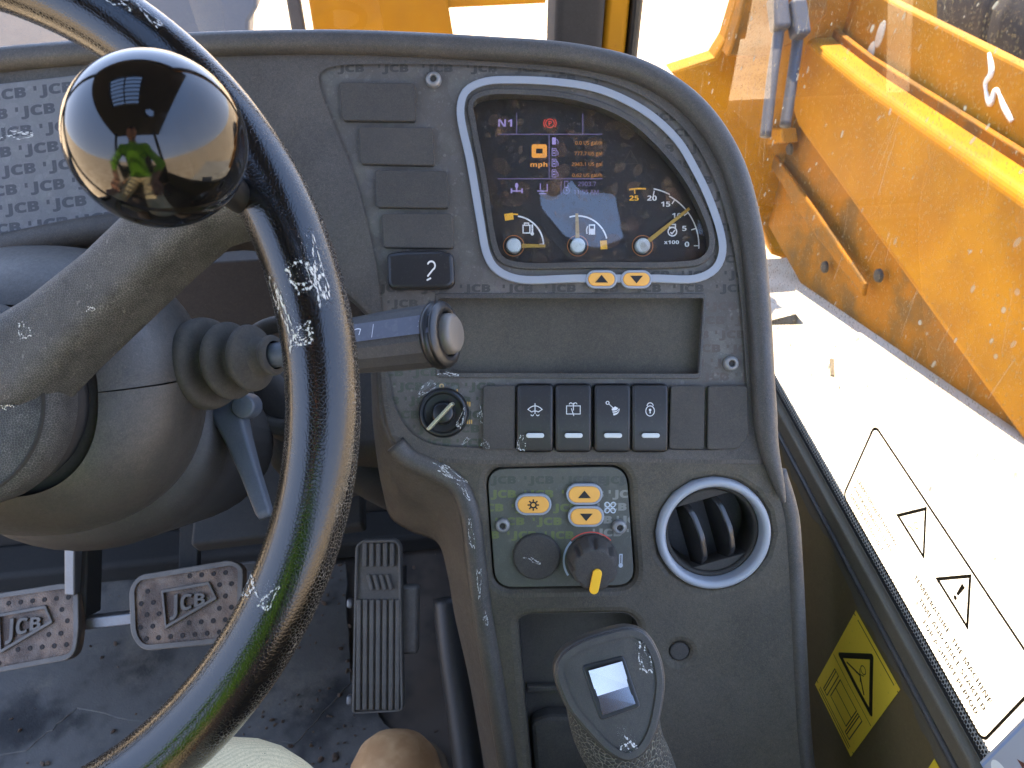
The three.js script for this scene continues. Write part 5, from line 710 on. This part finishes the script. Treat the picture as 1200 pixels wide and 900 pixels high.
{
  const t = canvasTex(1800, 720, (x, W, H) => { x.clearRect(0, 0, W, H); x.strokeStyle = x.fillStyle = 'rgb(46,34,8)'; x.lineWidth = 19; x.beginPath(); x.roundRect(8, 8, W - 16, H - 16, 60); x.stroke();
    const tri = (cx) => { x.lineWidth = 20; x.beginPath(); x.moveTo(cx, 44); x.lineTo(cx + 160, 300); x.lineTo(cx - 160, 300); x.closePath(); x.stroke(); }; tri(690); tri(1170); x.save(); x.translate(1170, -76); x.beginPath(); x.moveTo(-16, 210); x.lineTo(16, 210); x.lineTo(9, 300); x.lineTo(-9, 300); x.fill(); x.beginPath(); x.arc(0, 328, 14, 0, 7); x.fill(); x.restore();
    x.lineWidth = 7; x.strokeStyle = 'rgb(205,190,80)'; x.beginPath(); x.moveTo(640, 272); x.quadraticCurveTo(680, 232, 730, 262); x.stroke(); x.beginPath(); x.arc(690, 200, 20, 0, 7); x.stroke();
    x.fillStyle = 'rgb(60,46,4)'; x.font = 'bold 58px sans-serif'; x.textBaseline = 'middle'; ['TEMPERATURE. THE MACHINE', 'TIME AND ONCE STARTED', 'FOR A SHORT PERIOD.'].forEach((s, i) => { x.textAlign = 'right'; x.save(); x.translate(W - 110, 470 + i * 78); x.fillText(s, 0, 0); x.restore(); x.fillStyle = 'rgb(84,70,10)'; x.textAlign = 'left'; x.font = 'bold 46px sans-serif'; x.fillText(['LAMPS SHOW AT NORMAL', 'CHECK HYDRAULIC LEVEL', 'OPERATE AT LOW IDLE'][i], 70, 470 + i * 78); x.fillStyle = 'rgb(60,46,4)'; x.font = 'bold 58px sans-serif'; }); });
  const A = WF.loc(1025, 496, -0.003), Z = WF.loc(1152, 872, -0.003); const g = new THREE.PlaneGeometry(Z.x - A.x, A.y - Z.y); g.translate((A.x + Z.x) / 2, (A.y + Z.y) / 2, -0.003);
  tag(add(scene, 'window_label', g, alphaMat(t, { roughness: 0.6 }), WF), 'clear label with two warning triangles on the side window', 'label');
  const t2 = canvasTex(512, 512, (x, W, H) => { x.fillStyle = rgb(176, 178, 182); x.fillRect(0, 0, W, H); x.strokeStyle = rgb(140, 158, 190); x.lineWidth = 7; x.strokeRect(9, 9, W - 18, H - 18); x.strokeStyle = rgb(96, 52, 34); x.lineWidth = 10; x.lineCap = 'round'; x.beginPath(); x.moveTo(50, 80); x.lineTo(130, 84); x.lineTo(60, 190); x.lineTo(140, 186); x.moveTo(200, 150); x.arc(176, 150, 26, 0, 6.3); x.moveTo(280, 130); x.arc(262, 130, 18, 0, 6.3); x.moveTo(330, 60); x.lineTo(400, 60); x.lineTo(340, 160); x.lineTo(420, 150); x.stroke(); x.strokeStyle = rgb(70, 60, 60); x.lineWidth = 7; for (let i = 0; i < 5; i++) x.strokeRect(90 + i * 76, 250, 46, 56); x.fillStyle = rgb(240, 240, 232); x.beginPath(); x.arc(60, 330, 44, 0, 7); x.fill(); });
  const P = WF.loc(1156, 884, -0.003), g2 = new THREE.PlaneGeometry(0.11, 0.075); g2.translate(P.x + 0.0555, P.y + 0.013, -0.0028);
  const g3 = g2; tag(add(scene, 'handwritten_tag', g3, std({ map: t2, roughness: 0.7, side: THREE.DoubleSide }), WF), 'pale blue edged paper tag with handwriting on the side window', 'tag');
}
console.log('labels ready');
// ------------------------------------------------------------------ operator and seat
function fieldMesh(bones, cell, k) {                          // smooth union of tapered capsules, meshed
  const b = new THREE.Box3(); bones.forEach(([a, c, r, s]) => { b.expandByPoint(a.clone().addScalar(Math.max(r, s ?? r))); b.expandByPoint(a.clone().addScalar(-Math.max(r, s ?? r))); b.expandByPoint(c.clone().addScalar(Math.max(r, s ?? r))); b.expandByPoint(c.clone().addScalar(-Math.max(r, s ?? r))); });
  const c = b.getCenter(V()), half = Math.max(...b.getSize(V()).toArray()) / 2 + cell * 3, N = Math.ceil(half * 2 / cell), mc = new MarchingCubes(N, new THREE.MeshBasicMaterial(), false, false, 400000);
  mc.isolation = 0; const p = V(), q = V();
  for (let z = 0; z < N; z++) for (let y = 0; y < N; y++) for (let x = 0; x < N; x++) {
    p.set((x - N / 2) / (N / 2) * half + c.x, (y - N / 2) / (N / 2) * half + c.y, (z - N / 2) / (N / 2) * half + c.z); let d = 1;
    for (const [a, e, r, s = r] of bones) { const ax = e.x - a.x, ay = e.y - a.y, az = e.z - a.z, l = ax * ax + ay * ay + az * az || 1e-9; let t = ((p.x - a.x) * ax + (p.y - a.y) * ay + (p.z - a.z) * az) / l; t = t < 0 ? 0 : t > 1 ? 1 : t; const dd = Math.hypot(p.x - a.x - ax * t, p.y - a.y - ay * t, p.z - a.z - az * t) - (r + (s - r) * t), h = clamp(0.5 + 0.5 * (d - dd) / k); d = d + (dd - d) * h - k * h * (1 - h); }
    mc.field[x + y * N + z * N * N] = -d;
  }
  mc.update(); const g = new THREE.BufferGeometry(), n = mc.count, pos = new Float32Array(n * 3); for (let i = 0; i < n; i++) { pos[i * 3] = mc.positionArray[i * 3] * half + c.x; pos[i * 3 + 1] = mc.positionArray[i * 3 + 1] * half + c.y; pos[i * 3 + 2] = mc.positionArray[i * 3 + 2] * half + c.z; }
  g.setAttribute('position', new THREE.BufferAttribute(pos, 3)); const m = mergeVertices(g, 1e-5); m.computeVertexNormals(); return m;
}
{
  const X = -0.235, knR = at(252, 1034, 0.372), toe = at(465, 870, 0.745), anR = V(toe.x - 0.02, 0.13, toe.z + 0.19), knL = V(X - 0.17, 0.42, -0.1), anL = V(X - 0.16, 0.13, -0.13);
  const hR = V(X + 0.1, 0.44, 0.4), hL = V(X - 0.1, 0.44, 0.4), ch = V(X, 0.82, 0.47), shR = V(X + 0.18, 0.92, 0.46), shL = V(X - 0.18, 0.92, 0.46), nk = V(X, 1.0, 0.45), hd = V(X, 1.14, 0.42);
  const elR = V(X + 0.29, 0.68, 0.3), wrR = V(X + 0.16, 0.55, 0.16), elL = V(X - 0.29, 0.68, 0.3), wrL = V(X - 0.17, 0.54, 0.12);
  const bones = [[V(X - 0.06, 0.46, 0.46), V(X + 0.06, 0.46, 0.46), 0.11], [V(X, 0.47, 0.46), ch, 0.125, 0.13], [V(X - 0.09, 0.86, 0.47), V(X + 0.09, 0.86, 0.47), 0.1], [shR, shL, 0.07], [ch, nk, 0.08, 0.055], [nk, hd, 0.052, 0.05], [V(X, 1.13, 0.42), V(X, 1.19, 0.43), 0.078, 0.088], [V(X, 1.085, 0.375), V(X, 1.1, 0.4), 0.04, 0.06],
    [hR, knR, 0.085, 0.058], [knR, anR, 0.056, 0.04], [hL, knL, 0.085, 0.058], [knL, anL, 0.056, 0.04], [shR, elR, 0.055, 0.045], [elR, wrR, 0.043, 0.028], [shL, elL, 0.055, 0.045], [elL, wrL, 0.043, 0.028]];
  const g1 = fieldMesh(bones, 0.013, 0.03);
  const parts = [g1];
  for (const [w, k] of [[wrR, 1], [wrL, -1]]) {                // hands resting on the thighs
    const f = V(-0.1 * k, -0.25, -0.95).normalize(), s = V(k, 0, -0.1).normalize(), b = [[w, w.clone().addScaledVector(f, 0.05), 0.027, 0.03], [w.clone().addScaledVector(f, 0.03).addScaledVector(s, 0.02), w.clone().addScaledVector(f, 0.085).addScaledVector(s, 0.025), 0.016, 0.012], [w.clone().addScaledVector(f, 0.03).addScaledVector(s, -0.02), w.clone().addScaledVector(f, 0.085).addScaledVector(s, -0.02), 0.016, 0.012]];
    [[0.03, 0.06], [0.01, 0.075], [-0.01, 0.07], [-0.03, 0.055]].forEach(([o, l]) => { const a = w.clone().addScaledVector(f, 0.085).addScaledVector(s, o), m = a.clone().addScaledVector(f, l * 0.5).add(V(0, -0.006, 0)), e = m.clone().addScaledVector(f, l * 0.4).add(V(0, -0.022, 0)); b.push([a, m, 0.0095, 0.009], [m, e, 0.009, 0.0075]); });
    const ta = w.clone().addScaledVector(f, 0.035).addScaledVector(s, -0.028), tm = ta.clone().addScaledVector(f, 0.03).addScaledVector(s, -0.022), te = tm.clone().addScaledVector(f, 0.028).add(V(0, -0.01, 0)); b.push([ta, tm, 0.012, 0.0105], [tm, te, 0.0105, 0.0085]);
    parts.push(fieldMesh(b, 0.005, 0.008));
  }
  const g = mergeGeometries(parts.map((q) => { const t = q.index ? q.toNonIndexed() : q; t.computeVertexNormals(); return q; }));
  const p = g.attributes.position, col2 = new Float32Array(p.count * 3), put = (i, hex) => { const c = C(hex); col2[i * 3] = c.r; col2[i * 3 + 1] = c.g; col2[i * 3 + 2] = c.b; };
  for (let i = 0; i < p.count; i++) { const x = p.getX(i), y = p.getY(i), z = p.getZ(i), arm = (Math.abs(x - X) > 0.12 && z < 0.24 && y > 0.47); if (y > 1.0 || (arm && y < 0.62)) put(i, y > 1.2 || (y > 1.12 && z > 0.44) ? 0x3a2a1e : 0xb58468); else if (y > 0.52 && z > 0.2 || y > 0.56) put(i, 0x86c81e); else put(i, 0xf0dcac); }
  g.setAttribute('color', new THREE.BufferAttribute(col2, 3));
  const per = thing('person', 'seated person in khaki trousers, bright green top and tan boots', 'person', V(X, 0, 0.3));
  const weave = tex(N1, (i, x, y) => { const v = 222 + 24 * Math.abs(((x + y) % 32) / 16 - 1) + (fine[i] - 0.5) * 44; return [v, v, v]; }, 0.06);
  const gm = metreUV(g); add(per, 'body', gm, std({ vertexColors: true, map: weave, roughness: 0.9 }));
  // boots: lofted along the foot
  const boot = (tip, ank, k) => {
    const f = V(tip.x - ank.x, 0, tip.z - ank.z).normalize(), s = V(-f.z, 0, f.x), o = V(ank.x, 0.012, ank.z).addScaledVector(f, -0.06), L = V(tip.x, 0.012, tip.z).distanceTo(o), rings = [], sole = [];
    for (const [t, w, h] of [[0.0, 0.018, 0.05], [0.03, 0.03, 0.075], [0.12, 0.037, 0.1], [0.3, 0.038, 0.11], [0.45, 0.038, 0.092], [0.6, 0.042, 0.078], [0.75, 0.047, 0.07], [0.86, 0.046, 0.064], [0.93, 0.039, 0.056], [0.97, 0.029, 0.044], [0.995, 0.014, 0.028]]) { const c = o.clone().addScaledVector(f, t * L), r = [], r2 = []; for (let j = 0; j < 24; j++) { const q = j / 24 * Math.PI * 2, cx = Math.cos(q), sy = Math.sin(q); r.push(c.clone().addScaledVector(s, Math.sign(cx) * Math.pow(Math.abs(cx), 0.8) * w).add(V(0, 0.006 + (sy > 0 ? Math.pow(sy, 0.85) * h : sy * 0.012) + 0.006, 0))); r2.push(c.clone().addScaledVector(s, cx * (w + 0.007)).addScaledVector(f, t > 0.9 ? 0.006 : 0).add(V(0, Math.sign(sy) * Math.pow(Math.abs(sy), 0.4) * 0.009 - 0.001, 0))); } rings.push(r); sole.push(r2); }
    const b = add(per, 'boot', loft(rings), M.leatherBoot); add(b, 'sole', loft(sole), M.sole);
    add(b, 'shaft', sweep([V(ank.x, 0.06, ank.z).addScaledVector(f, -0.004), V(ank.x, 0.13, ank.z).addScaledVector(f, -0.008), V(ank.x, 0.18, ank.z).addScaledVector(f, -0.012)], 0.049, 10, 24), M.leatherBoot);
  };
  const tipR = at(465, 843, 0.755); tipR.y = 0.05; boot(tipR, anR, 1); boot(V(anL.x - 0.01, 0.05, anL.z - 0.2), anL, -1);
  const st = thing('operator_seat', 'black operator seat under the seated person', 'seat', V(X, 0, 0.45));
  add(st, 'cushion', at3(box(0.48, 0.12, 0.5, 0.05, 4), X, 0.29, 0.38), M.dark); add(st, 'backrest', moved(box(0.46, 0.62, 0.12, 0.05, 4), X, 0.62, 0.66, -0.1), M.dark); add(st, 'pedestal', at3(box(0.3, 0.23, 0.36, 0.01), X, 0.115, 0.42), M.dark);
}
console.log('done');
renderer.render(scene, camera);
